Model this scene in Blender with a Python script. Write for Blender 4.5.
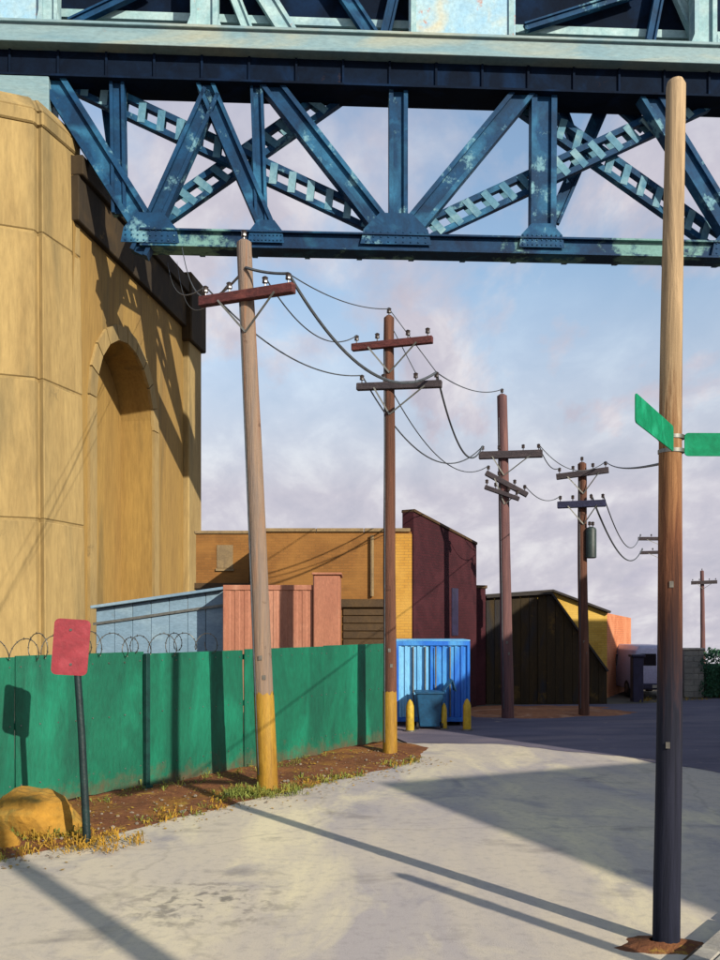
import bpy, bmesh, math, random
from mathutils import Vector, Matrix, noise as mnoise
random.seed(7)
R = math.radians
scene = bpy.context.scene
for o in list(bpy.data.objects):
    bpy.data.objects.remove(o, do_unlink=True)

# ------------------------------------------------------------------ camera
EYE, HOR, F, CX = 2.6, 622.0, 900.0, 360.0
cam = bpy.data.objects.new('camera', bpy.data.cameras.new('camera'))
scene.collection.objects.link(cam)
cam.location = (0, 0, EYE)
cam.rotation_euler = (R(90), 0, 0)
cam.data.sensor_fit = 'VERTICAL'
cam.data.sensor_height = 36.0
cam.data.lens = F / 960 * 36
cam.data.shift_y = (HOR - 480) / 960
cam.data.clip_start = 0.1
cam.data.clip_end = 5000
scene.camera = cam

# ------------------------------------------------------------------ light
SUN_EL = 24.0
SX, SY = 0.61, -0.792            # horizontal direction towards the sun
w = bpy.data.worlds.new('World'); scene.world = w; w.use_nodes = True
nt = w.node_tree; nt.nodes.clear()
def N(t, typ, **kw):
    n = t.nodes.new(typ)
    for k, v in kw.items():
        setattr(n, k, v)
    return n
tc = N(nt, 'ShaderNodeTexCoord')
sep = N(nt, 'ShaderNodeSeparateXYZ'); nt.links.new(tc.outputs['Generated'], sep.inputs[0])
zmax = N(nt, 'ShaderNodeMath', operation='MAXIMUM'); nt.links.new(sep.outputs[2], zmax.inputs[0]); zmax.inputs[1].default_value = 0.02
comb = N(nt, 'ShaderNodeCombineXYZ')
nt.links.new(sep.outputs[0], comb.inputs[0]); nt.links.new(sep.outputs[1], comb.inputs[1]); nt.links.new(zmax.outputs[0], comb.inputs[2])
sky = N(nt, 'ShaderNodeTexSky', sky_type='NISHITA')
sky.sun_disc = False
sky.sun_elevation = R(SUN_EL); sky.sun_rotation = math.atan2(SX, SY)
sky.air_density = 1.3; sky.dust_density = 1.0; sky.ozone_density = 2.0
nt.links.new(comb.outputs[0], sky.inputs[0])
# cloud layer: direction projected on a flat layer overhead
zlow = N(nt, 'ShaderNodeMath', operation='MAXIMUM'); nt.links.new(sep.outputs[2], zlow.inputs[0]); zlow.inputs[1].default_value = -0.2
zoff = N(nt, 'ShaderNodeMath', operation='ADD'); nt.links.new(zlow.outputs[0], zoff.inputs[0]); zoff.inputs[1].default_value = 0.34
dx = N(nt, 'ShaderNodeMath', operation='DIVIDE'); nt.links.new(sep.outputs[0], dx.inputs[0]); nt.links.new(zoff.outputs[0], dx.inputs[1])
dy = N(nt, 'ShaderNodeMath', operation='DIVIDE'); nt.links.new(sep.outputs[1], dy.inputs[0]); nt.links.new(zoff.outputs[0], dy.inputs[1])
cxy = N(nt, 'ShaderNodeCombineXYZ'); nt.links.new(dx.outputs[0], cxy.inputs[0]); nt.links.new(dy.outputs[0], cxy.inputs[1])
mp = N(nt, 'ShaderNodeMapping'); mp.inputs['Location'].default_value = (3.1, 1.7, 0); mp.inputs['Rotation'].default_value = (0, 0, R(35)); mp.inputs['Scale'].default_value = (1.5, 0.9, 1)
nt.links.new(cxy.outputs[0], mp.inputs[0])
cn = N(nt, 'ShaderNodeTexNoise'); cn.inputs['Scale'].default_value = 2.3; cn.inputs['Detail'].default_value = 7; cn.inputs['Roughness'].default_value = 0.58; cn.inputs['Distortion'].default_value = 0.25
nt.links.new(mp.outputs[0], cn.inputs['Vector'])
cr = N(nt, 'ShaderNodeValToRGB')
cr.color_ramp.elements[0].position = 0.42; cr.color_ramp.elements[0].color = (0.05, 0.05, 0.05, 1)
cr.color_ramp.elements[1].position = 0.60; cr.color_ramp.elements[1].color = (1, 1, 1, 1)
nt.links.new(cn.outputs['Fac'], cr.inputs[0])
# clouds merge into a haze layer towards the horizon
hz = N(nt, 'ShaderNodeMapRange'); hz.inputs['From Min'].default_value = 0.14; hz.inputs['From Max'].default_value = 0.38; hz.inputs['To Min'].default_value = 0.97; hz.inputs['To Max'].default_value = 0.0
nt.links.new(zmax.outputs[0], hz.inputs[0])
cmax = N(nt, 'ShaderNodeMath', operation='MAXIMUM'); nt.links.new(cr.outputs[0], cmax.inputs[0]); nt.links.new(hz.outputs[0], cmax.inputs[1])
# grey / white modelling inside the clouds
cn2 = N(nt, 'ShaderNodeTexNoise'); cn2.inputs['Scale'].default_value = 4.5; cn2.inputs['Detail'].default_value = 8; cn2.inputs['Roughness'].default_value = 0.6; cn2.inputs['Distortion'].default_value = 0.3
nt.links.new(mp.outputs[0], cn2.inputs['Vector'])
cc = N(nt, 'ShaderNodeValToRGB')
cc.color_ramp.elements[0].position = 0.32; cc.color_ramp.elements[0].color = (0.50, 0.49, 0.585, 1)
cc.color_ramp.elements[1].position = 0.66; cc.color_ramp.elements[1].color = (0.76, 0.74, 0.785, 1)
e = cc.color_ramp.elements.new(0.5); e.color = (0.60, 0.575, 0.655, 1)
nt.links.new(cn2.outputs['Fac'], cc.inputs[0])
cs = N(nt, 'ShaderNodeVectorMath', operation='SCALE'); nt.links.new(cc.outputs[0], cs.inputs[0]); cs.inputs['Scale'].default_value = 5.55
cm = N(nt, 'ShaderNodeMix', data_type='RGBA')
clr = N(nt, 'ShaderNodeMapRange'); clr.inputs['From Min'].default_value = 0.42; clr.inputs['From Max'].default_value = 0.80; clr.inputs['To Min'].default_value = 1.0; clr.inputs['To Max'].default_value = 0.2
nt.links.new(zmax.outputs[0], clr.inputs[0])          # clouds thinned towards the zenith to lower the fill light
cth = N(nt, 'ShaderNodeMath', operation='MULTIPLY'); nt.links.new(cmax.outputs[0], cth.inputs[0]); nt.links.new(clr.outputs[0], cth.inputs[1])
nt.links.new(cth.outputs[0], cm.inputs[0]); nt.links.new(sky.outputs[0], cm.inputs[6]); nt.links.new(cs.outputs[0], cm.inputs[7])
bg = N(nt, 'ShaderNodeBackground'); bg.inputs['Strength'].default_value = 0.15
nt.links.new(cm.outputs[2], bg.inputs['Color'])
wo = N(nt, 'ShaderNodeOutputWorld'); nt.links.new(bg.outputs[0], wo.inputs[0])

sun = bpy.data.objects.new('sun', bpy.data.lights.new('sun', 'SUN'))
scene.collection.objects.link(sun)
sun.data.energy = 5.0; sun.data.angle = R(0.5); sun.data.color = (1.0, 0.92, 0.79)
ce = math.cos(R(SUN_EL))
sdir = Vector((SX * ce, SY * ce, math.sin(R(SUN_EL))))
sun.rotation_euler = sdir.to_track_quat('Z', 'Y').to_euler()
sun.location = (30, -40, 40)

vs = scene.view_settings
vs.view_transform = 'Standard'; vs.look = 'None'; vs.exposure = 0.28; vs.gamma = 1.0; vs.use_curve_mapping = False

# ------------------------------------------------------------------ helpers
def PX(px, d): return (px - CX) / F * d
def PZ(py, d): return EYE + (HOR - py) / F * d
def P(px, py, d): return Vector((PX(px, d), d, PZ(py, d)))
def G(px, py):
    d = EYE * F / (py - HOR)
    return Vector((PX(px, d), d, 0))
def L(c):
    return c / 12.92 if c <= 0.04045 else ((c + 0.055) / 1.055) ** 2.4
def C(h):
    return (L(int(h[0:2], 16) / 255), L(int(h[2:4], 16) / 255), L(int(h[4:6], 16) / 255), 1)

def mat(name, c1, c2=None, c3=None, scale=1.5, stretch=(1, 1, 1), rough=0.8, bump=0.25, bscale=18, metal=0.0,
        wear=None, wscale=3.0, wpos=0.62, contrast=(0.36, 0.64), c3pos=(0.52, 0.72), dist=0.9, spec=0.4, dirt=None):
    m = bpy.data.materials.new(name); m.use_nodes = True
    t = m.node_tree; t.nodes.clear()
    out = N(t, 'ShaderNodeOutputMaterial'); b = N(t, 'ShaderNodeBsdfPrincipled'); t.links.new(b.outputs[0], out.inputs[0])
    b.inputs['Roughness'].default_value = rough; b.inputs['Metallic'].default_value = metal
    b.inputs['Specular IOR Level'].default_value = spec
    c2 = c2 or c1
    tcn = N(t, 'ShaderNodeTexCoord'); oi = N(t, 'ShaderNodeObjectInfo')
    sc = N(t, 'ShaderNodeMath', operation='MULTIPLY'); t.links.new(oi.outputs['Random'], sc.inputs[0]); sc.inputs[1].default_value = 37.0
    va = N(t, 'ShaderNodeVectorMath', operation='ADD'); t.links.new(tcn.outputs['Object'], va.inputs[0]); t.links.new(sc.outputs[0], va.inputs[1])
    mpn = N(t, 'ShaderNodeMapping'); mpn.inputs['Scale'].default_value = stretch; t.links.new(va.outputs[0], mpn.inputs[0])
    n1 = N(t, 'ShaderNodeTexNoise'); n1.inputs['Scale'].default_value = scale; n1.inputs['Detail'].default_value = 6; n1.inputs['Roughness'].default_value = 0.62; n1.inputs['Distortion'].default_value = dist
    t.links.new(mpn.outputs[0], n1.inputs['Vector'])
    r1 = N(t, 'ShaderNodeValToRGB'); r1.color_ramp.elements[0].position = contrast[0]; r1.color_ramp.elements[1].position = contrast[1]
    r1.color_ramp.elements[0].color = C(c1); r1.color_ramp.elements[1].color = C(c2)
    t.links.new(n1.outputs['Fac'], r1.inputs[0])
    col = r1.outputs[0]
    if c3:
        n2 = N(t, 'ShaderNodeTexNoise'); n2.inputs['Scale'].default_value = scale * 0.55; n2.inputs['Detail'].default_value = 5; n2.inputs['Distortion'].default_value = 1.4
        mo = N(t, 'ShaderNodeVectorMath', operation='ADD'); t.links.new(mpn.outputs[0], mo.inputs[0]); mo.inputs[1].default_value = (11.3, 4.7, 8.1)
        t.links.new(mo.outputs[0], n2.inputs['Vector'])
        r2 = N(t, 'ShaderNodeMapRange'); r2.inputs['From Min'].default_value = c3pos[0]; r2.inputs['From Max'].default_value = c3pos[1]
        t.links.new(n2.outputs['Fac'], r2.inputs[0])
        mx = N(t, 'ShaderNodeMix', data_type='RGBA'); t.links.new(r2.outputs[0], mx.inputs[0]); t.links.new(col, mx.inputs[6]); mx.inputs[7].default_value = C(c3)
        col = mx.outputs[2]
    if wear:
        n3 = N(t, 'ShaderNodeTexNoise'); n3.inputs['Scale'].default_value = wscale; n3.inputs['Detail'].default_value = 9; n3.inputs['Roughness'].default_value = 0.72
        t.links.new(va.outputs[0], n3.inputs['Vector'])
        r3 = N(t, 'ShaderNodeMapRange'); r3.inputs['From Min'].default_value = wpos; r3.inputs['From Max'].default_value = wpos + 0.06; r3.inputs['To Max'].default_value = 0.85
        t.links.new(n3.outputs['Fac'], r3.inputs[0])
        mx = N(t, 'ShaderNodeMix', data_type='RGBA'); t.links.new(r3.outputs[0], mx.inputs[0]); t.links.new(col, mx.inputs[6]); mx.inputs[7].default_value = C(wear)
        col = mx.outputs[2]
    if dirt:   # mud splashed up from the ground
        sz = N(t, 'ShaderNodeSeparateXYZ'); t.links.new(tcn.outputs['Object'], sz.inputs[0])
        n5 = N(t, 'ShaderNodeTexNoise'); n5.inputs['Scale'].default_value = 5.0; n5.inputs['Detail'].default_value = 9; n5.inputs['Roughness'].default_value = 0.7; t.links.new(va.outputs[0], n5.inputs['Vector'])
        ma = N(t, 'ShaderNodeMath', operation='MULTIPLY_ADD'); t.links.new(n5.outputs['Fac'], ma.inputs[0]); ma.inputs[1].default_value = -dirt[1] * 2.2; t.links.new(sz.outputs[2], ma.inputs[2])
        r5 = N(t, 'ShaderNodeMapRange'); r5.inputs['From Min'].default_value = -dirt[1] * 1.1; r5.inputs['From Max'].default_value = -dirt[1] * 0.4; r5.inputs['To Min'].default_value = 0.8; r5.inputs['To Max'].default_value = 0
        t.links.new(ma.outputs[0], r5.inputs[0])
        mx = N(t, 'ShaderNodeMix', data_type='RGBA'); t.links.new(r5.outputs[0], mx.inputs[0]); t.links.new(col, mx.inputs[6]); mx.inputs[7].default_value = C(dirt[0])
        col = mx.outputs[2]
    # fine grain
    n4 = N(t, 'ShaderNodeTexNoise'); n4.inputs['Scale'].default_value = bscale; n4.inputs['Detail'].default_value = 8; n4.inputs['Roughness'].default_value = 0.65
    t.links.new(mpn.outputs[0], n4.inputs['Vector'])
    g = N(t, 'ShaderNodeMapRange'); g.inputs['From Min'].default_value = 0.3; g.inputs['From Max'].default_value = 0.7; g.inputs['To Min'].default_value = 0.82; g.inputs['To Max'].default_value = 1.16
    t.links.new(n4.outputs['Fac'], g.inputs[0])
    vm = N(t, 'ShaderNodeVectorMath', operation='SCALE'); t.links.new(col, vm.inputs[0]); t.links.new(g.outputs[0], vm.inputs['Scale'])
    t.links.new(vm.outputs[0], b.inputs['Base Color'])
    if bump:
        bp = N(t, 'ShaderNodeBump'); bp.inputs['Strength'].default_value = bump; bp.inputs['Distance'].default_value = 0.03
        ad = N(t, 'ShaderNodeMath', operation='ADD'); t.links.new(n4.outputs['Fac'], ad.inputs[0]); t.links.new(n1.outputs['Fac'], ad.inputs[1])
        t.links.new(ad.outputs[0], bp.inputs['Height']); t.links.new(bp.outputs[0], b.inputs['Normal'])
    return m

class MB:
    def __init__(s): s.v = []; s.f = []
    def add(s, vs_, fs_):
        k = len(s.v); s.v += [Vector(a) for a in vs_]; s.f += [[i + k for i in f] for f in fs_]; return s
    def box(s, c, size, mtx=None):
        hx, hy, hz_ = size[0] / 2, size[1] / 2, size[2] / 2
        vv = [Vector((x, y, z)) for z in (-hz_, hz_) for y in (-hy, hy) for x in (-hx, hx)]
        if mtx: vv = [mtx @ a for a in vv]
        c = Vector(c)
        return s.add([a + c for a in vv], [(0, 2, 3, 1), (4, 5, 7, 6), (0, 1, 5, 4), (2, 6, 7, 3), (0, 4, 6, 2), (1, 3, 7, 5)])
    def b2(s, lo, hi):
        lo = Vector(lo); hi = Vector(hi)
        return s.box((lo + hi) / 2, hi - lo)
    def prism(s, poly, z0, z1, top=None):
        n = len(poly); top = top or poly
        a = [(p[0], p[1], z0) for p in poly] + [(p[0], p[1], z1) for p in top]
        fs_ = [(i, (i + 1) % n, n + (i + 1) % n, n + i) for i in range(n)]
        return s.add(a, fs_ + [tuple(range(n - 1, -1, -1)), tuple(range(n, 2 * n))])
    def beam(s, p0, p1, wd, dp, nrm):
        """box between two points, wd across in the plane with normal nrm, dp along nrm"""
        p0 = Vector(p0); p1 = Vector(p1); a = (p1 - p0); ln = a.length; a.normalize()
        nn = Vector(nrm); nn = (nn - a * nn.dot(a)).normalized(); b = nn.cross(a)
        m = Matrix((a, b, nn)).transposed()
        return s.box((p0 + p1) / 2, (ln, wd, dp), m)
    def tube(s, pts, rad, n=8, cap=True):
        pts = [Vector(p) for p in pts]
        if not hasattr(rad, '__len__'): rad = [rad] * len(pts)
        k0 = len(s.v); ref = None
        for i, p in enumerate(pts):
            t = (pts[min(i + 1, len(pts) - 1)] - pts[max(i - 1, 0)]).normalized()
            if ref is None:
                ref = t.orthogonal().normalized() if abs(t.z) < 0.9 else Vector((1, 0, 0))
            ref = (ref - t * ref.dot(t)).normalized(); b = t.cross(ref)
            for j in range(n):
                a = 2 * math.pi * j / n
                s.v.append(p + (ref * math.cos(a) + b * math.sin(a)) * rad[i])
        for i in range(len(pts) - 1):
            for j in range(n):
                a = k0 + i * n + j; c = k0 + i * n + (j + 1) % n
                s.f.append([a, c, c + n, a + n])
        if cap:
            s.f.append([k0 + j for j in range(n - 1, -1, -1)])
            e_ = k0 + (len(pts) - 1) * n
            s.f.append([e_ + j for j in range(n)])
        return s
    def build(s, name, m, parent=None, base=None, bevel=0, smooth=False, seg=1):
        """coordinates are world coordinates unless base is given; children are stored relative to their thing's base"""
        org = Vector((0, 0, 0))
        if base is not None: org = Vector(base)
        elif parent is not None: org = Vector(parent['_org']) if '_org' in parent else Vector((0, 0, 0))
        me = bpy.data.meshes.new(name)
        me.from_pydata([tuple(a - org) for a in s.v], [], s.f)
        bm = bmesh.new(); bm.from_mesh(me)
        bmesh.ops.recalc_face_normals(bm, faces=bm.faces)
        if bevel:
            ed = [e_ for e_ in bm.edges if len(e_.link_faces) == 2 and e_.calc_face_angle(0) > 0.5]
            bmesh.ops.bevel(bm, geom=ed, offset=bevel, segments=seg, profile=0.6, affect='EDGES', clamp_overlap=True)
        bm.to_mesh(me); bm.free()
        if smooth:
            for p in me.polygons: p.use_smooth = True
            me.set_sharp_from_angle(angle=R(40))
        me.materials.append(m)
        o = bpy.data.objects.new(name, me); scene.collection.objects.link(o)
        if parent is not None: o.parent = parent; o['_org'] = tuple(org)
        elif base is not None: o.location = org; o['_org'] = tuple(org)
        return o

def tag(o, label, cat, group=None):
    o['label'] = label; o['category'] = cat
    if group: o['group'] = group
    return o
def struct(o): o['kind'] = 'structure'; return o
def thing(name, base, label, cat, group=None):
    o = bpy.data.objects.new(name, None); scene.collection.objects.link(o)
    o.location = base; o['_org'] = tuple(base); o.empty_display_size = 0.3
    return tag(o, label, cat, group)
def fbm(x, y, s=1.0, seed=0.0):
    return mnoise.fractal(Vector((x * s + seed, y * s - seed, seed * 0.7)), 1.0, 2.0, 4)

# ------------------------------------------------------------------ materials
M_steel = mat('bridge_blue_paint', '103f62', '0b2c48', '2f6a8a', scale=0.55, rough=0.7, spec=0.2, bump=0.15, bscale=6, wear='6d98a2', wscale=0.5, wpos=0.585)
M_chord = mat('bridge_chord_paint', '0c3556', '08203a', '24607c', scale=0.45, rough=0.7, spec=0.2, bump=0.15, bscale=6, wear='6f978f', wscale=0.22, wpos=0.535)
M_navy_shade = mat('bridge_navy_shade', '091729', '06101f', '0d2440', scale=0.5, rough=0.85, spec=0.1, bump=0.15, bscale=5, wear='3a2a24', wscale=0.6, wpos=0.66)  # navy dark enough to hold the shade under the deck flange
M_fascia = mat('bridge_grey_paint', '7d9597', '6c8a92', '9a9c88', scale=0.35, stretch=(0.5, 0.5, 2), rough=0.7, bump=0.2, bscale=5, wear='9d7358', wscale=0.5, wpos=0.64)
M_lace = mat('bridge_lacing_paint', '5d8796', '3d6a82', '86a6aa', scale=0.6, rough=0.7, bump=0.1, bscale=6, spec=0.2)
M_post = mat('bridge_pale_paint', '7fa3a6', '9db6b5', '6f8f9c', scale=0.5, rough=0.7, bump=0.2, bscale=5, wear='a4633f', wscale=0.45, wpos=0.63)
M_conc = mat('pier_concrete', '8c7549', '9f8756', '766643', scale=0.30, stretch=(1.6, 1.6, 0.28), rough=0.9, bump=0.35, bscale=3.5, wear='7c6a45', wscale=0.35, wpos=0.64)
M_conc2 = mat('arch_concrete', '96783f', '876a38', '6b5b38', scale=0.32, stretch=(1.8, 1.8, 0.22), rough=0.9, bump=0.35, bscale=3.5, wear='6f5a38', wscale=0.35, wpos=0.66)
M_shade_conc = mat('bridge_shade_concrete', '3a2e1b', '2b2215', '523f22', scale=0.35, stretch=(1.4, 1.4, 0.5), rough=0.95, bump=0.35, bscale=3.5, wear='7d6234', wscale=0.4, wpos=0.62)  # dark brown carries the bridge's cast shadow along the wall top
M_fence = mat('fence_green_paint', '066047', '054e3b', '0d7659', scale=1.1, stretch=(1.6, 1.6, 0.5), rough=0.55, dirt=('5a4632', 0.5), bump=0.2, bscale=14, wear='0a4336', wscale=2.2, wpos=0.66, spec=0.5)
M_fpost = mat('fence_post_paint', '0d3f37', '0a2d2b', scale=3, rough=0.5, bump=0.15)
M_wire = mat('galvanised_wire', '6d6a60', '4f4c46', scale=8, rough=0.5, metal=0.6, bump=0)
M_cable = mat('weathered_cable', '4d5256', '3c4044', scale=5, rough=0.6, bump=0)
M_wood1 = mat('pole_wood_grey', '86705d', '75675d', '93694b', scale=2.2, stretch=(5, 5, 0.25), rough=0.9, bump=0.6, bscale=9, wear='5a4436', wscale=3.5, wpos=0.62)
M_wood2 = mat('pole_wood_brown', '5f3c2c', '4b3024', '704a38', scale=2.2, stretch=(5, 5, 0.25), rough=0.9, bump=0.6, bscale=9, wear='3b2318', wscale=3.5, wpos=0.62)
M_wood3 = mat('pole_wood_dusky', '6b4a46', '523b3d', '7d5850', scale=2.2, stretch=(5, 5, 0.25), rough=0.9, bump=0.5, bscale=9, wear='3b2b2b', wscale=3.5, wpos=0.62)
M_arm = mat('crossarm_wood', '5b2c2a', '43211f', '6d3a33', scale=3, stretch=(1, 4, 4), rough=0.85, bump=0.5, bscale=8)
M_arm2 = mat('crossarm_dark', '433a3c', '322c30', scale=3, stretch=(1, 4, 4), rough=0.85, bump=0.5, bscale=8)
M_arm3 = mat('crossarm_blue', '2a2c48', '23243a', scale=3, stretch=(1, 4, 4), rough=0.85, bump=0.5, bscale=8)
M_insul = mat('insulator_glaze', '2b2423', '3a302c', scale=9, rough=0.25, bump=0)
M_yellow = mat('yellow_guard_paint', '99731f', '83601c', 'a88530', scale=3, stretch=(2, 2, 0.4), rough=0.6, bump=0.3, wear='6d5120', wscale=6, wpos=0.63)
M_boll = mat('bollard_yellow', 'b89a2a', 'a3861f', scale=4, rough=0.6, bump=0.2, wear='6b5a28', wscale=7, wpos=0.64)
M_red = mat('sign_red', '86262f', '7a202a', '93353e', scale=4, rough=0.5, bump=0.1, bscale=20)
M_signpost = mat('sign_post_dark', '142b2a', '0d1f22', scale=5, rough=0.5, bump=0.2)
M_blade = mat('street_sign_green', '0b7d56', '086d4a', '1f9069', scale=5, rough=0.75, spec=0.15, bump=0.06)
M_galv = mat('galvanised_steel', '7a7a74', '66665f', scale=6, rough=0.5, metal=0.7, bump=0.05)
M_tag = mat('dull_metal_tag', '6a655c', '54504a', scale=9, rough=0.7, bump=0.1)
M_blue = mat('container_blue', '1c6cc4', '1559b8', '4c97c9', scale=1.0, stretch=(1.5, 1.5, 0.4), rough=0.45, bump=0.12, wear='3a5b78', wscale=3, wpos=0.66)
M_bluel = mat('container_light_blue', '63a6cf', '74b2d6', '4c93c8', scale=1.0, stretch=(1.5, 1.5, 0.4), rough=0.5, bump=0.12, wear='54798e', wscale=3, wpos=0.64)
M_teal = mat('bin_plastic', '17496a', '123c58', scale=4, rough=0.45, bump=0.08)
M_black = mat('rubber_black', '161616', '1f1f20', scale=9, rough=0.7, bump=0.1)
M_salmon = mat('container_salmon', 'a16a50', '935d46', 'b28066', scale=0.9, stretch=(1.5, 1.5, 0.6), rough=0.6, bump=0.15, wear='8f4f35', wscale=2.5, wpos=0.65)
M_shed = mat('shed_metal', '7890a0', '6b8596', '91a6ad', scale=0.8, stretch=(0.6, 0.6, 1.6), rough=0.5, bump=0.12, metal=0.1, wear='6d6a60', wscale=2.5, wpos=0.66)
M_coping = mat('coping_stone', '8a7450', '736146', scale=2, rough=0.9, bump=0.3)
M_brown = mat('brown_trim_shade', '4a3517', '3a2912', scale=2, rough=0.7, bump=0.2)
M_roof = mat('roof_felt', '3b3632', '2c2927', scale=2, rough=0.9, bump=0.3)
M_van = mat('van_paint', 'a7a3b8', '9893ab', scale=1, rough=0.35, bump=0.03, spec=0.6)
M_vandark = mat('van_trim', '2b2740', '221f33', scale=4, rough=0.5, bump=0.05)
M_glass = mat('dark_glass', '12161c', '171c22', scale=2, rough=0.08, bump=0, spec=0.8)
M_lamp_red = mat('lamp_red', '7d1418', '8d1b1c', scale=9, rough=0.3, bump=0)
M_greywall = mat('grey_render', '77756d', '6b6a64', '86847a', scale=1.5, rough=0.9, bump=0.3)
M_boulder = mat('ochre_stone', 'a67a2b', '8b6726', '786c34', scale=2.6, rough=0.95, bump=0.8, bscale=9, wear='77602a', wscale=5, wpos=0.6)
M_curb = mat('kerb_stone', '9c968a', '8a857b', 'aaa393', scale=3, rough=0.9, bump=0.3, wear='5c564d', wscale=6, wpos=0.63)
M_slab = mat('pavement_slab', 'aca595', '9d978c', 'b9af97', scale=1.6, rough=0.9, bump=0.3, wear='6b6660', wscale=4, wpos=0.64)
M_pink = mat('orange_dirt', 'a8724f', '8a5f48', 'c09373', scale=1.4, rough=0.97, bump=0.8, bscale=12, wear='6d4a38', wscale=3, wpos=0.6, spec=0.1)
M_trans = mat('transformer_paint', '2c3a36', '232e2c', scale=5, rough=0.5, bump=0.1)

def brick_mat(name, c1, c2, mortar, c3=None, stain=None):
    m = bpy.data.materials.new(name); m.use_nodes = True
    t = m.node_tree; b = t.nodes['Principled BSDF']; b.inputs['Roughness'].default_value = 0.92; b.inputs['Specular IOR Level'].default_value = 0.25
    tcn = N(t, 'ShaderNodeTexCoord'); sp = N(t, 'ShaderNodeSeparateXYZ'); t.links.new(tcn.outputs['Object'], sp.inputs[0])
    ad = N(t, 'ShaderNodeMath', operation='ADD'); t.links.new(sp.outputs[0], ad.inputs[0]); t.links.new(sp.outputs[1], ad.inputs[1])
    cb = N(t, 'ShaderNodeCombineXYZ'); t.links.new(ad.outputs[0], cb.inputs[0]); t.links.new(sp.outputs[2], cb.inputs[1])
    br = N(t, 'ShaderNodeTexBrick'); br.inputs['Scale'].default_value = 1.0
    br.inputs['Brick Width'].default_value = 0.22; br.inputs['Row Height'].default_value = 0.075; br.inputs['Mortar Size'].default_value = 0.006
    br.inputs['Color1'].default_value = C(c1); br.inputs['Color2'].default_value = C(c2); br.inputs['Mortar'].default_value = C(mortar)
    t.links.new(cb.outputs[0], br.inputs['Vector'])
    n1 = N(t, 'ShaderNodeTexNoise'); n1.inputs['Scale'].default_value = 0.9; n1.inputs['Detail'].default_value = 8; n1.inputs['Distortion'].default_value = 1.2
    t.links.new(tcn.outputs['Object'], n1.inputs['Vector'])
    mr = N(t, 'ShaderNodeMapRange'); mr.inputs['From Min'].default_value = 0.42; mr.inputs['From Max'].default_value = 0.68; mr.inputs['To Max'].default_value = 0.75
    t.links.new(n1.outputs['Fac'], mr.inputs[0])
    mx = N(t, 'ShaderNodeMix', data_type='RGBA'); t.links.new(mr.outputs[0], mx.inputs[0]); t.links.new(br.outputs['Color'], mx.inputs[6]); mx.inputs[7].default_value = C(c3 or c1)
    t.links.new(mx.outputs[2], b.inputs['Base Color'])
    bp = N(t, 'ShaderNodeBump'); bp.inputs['Strength'].default_value = 0.4; bp.inputs['Distance'].default_value = 0.01; bp.invert = True
    t.links.new(br.outputs['Fac'], bp.inputs['Height']); t.links.new(bp.outputs[0], b.inputs['Normal'])
    return m
M_ochre = brick_mat('ochre_brick', '83592c', '754f27', '6d4f2c', '8f6533')
M_amber = brick_mat('amber_brick', 'b38436', 'a87932', '8c6b38', 'bb9044')
M_maroon = brick_mat('maroon_brick', '3c171d', '32141a', '2b171b', '462126')
M_umber = brick_mat('umber_brick', '6d4f16', '5c4213', '4f3c1a', '7d5d1e')
M_yellowb = brick_mat('yellow_brick', 'c09a44', 'b38c3a', '9a7d40', 'cba955')
M_coral = brick_mat('coral_brick', 'c47a52', 'b76e49', 'a06a4c', 'cf8f69')
M_wareh = brick_mat('warehouse_brick', '7a4a3a', '6b4033', '6b5a4c', '865545')

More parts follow.
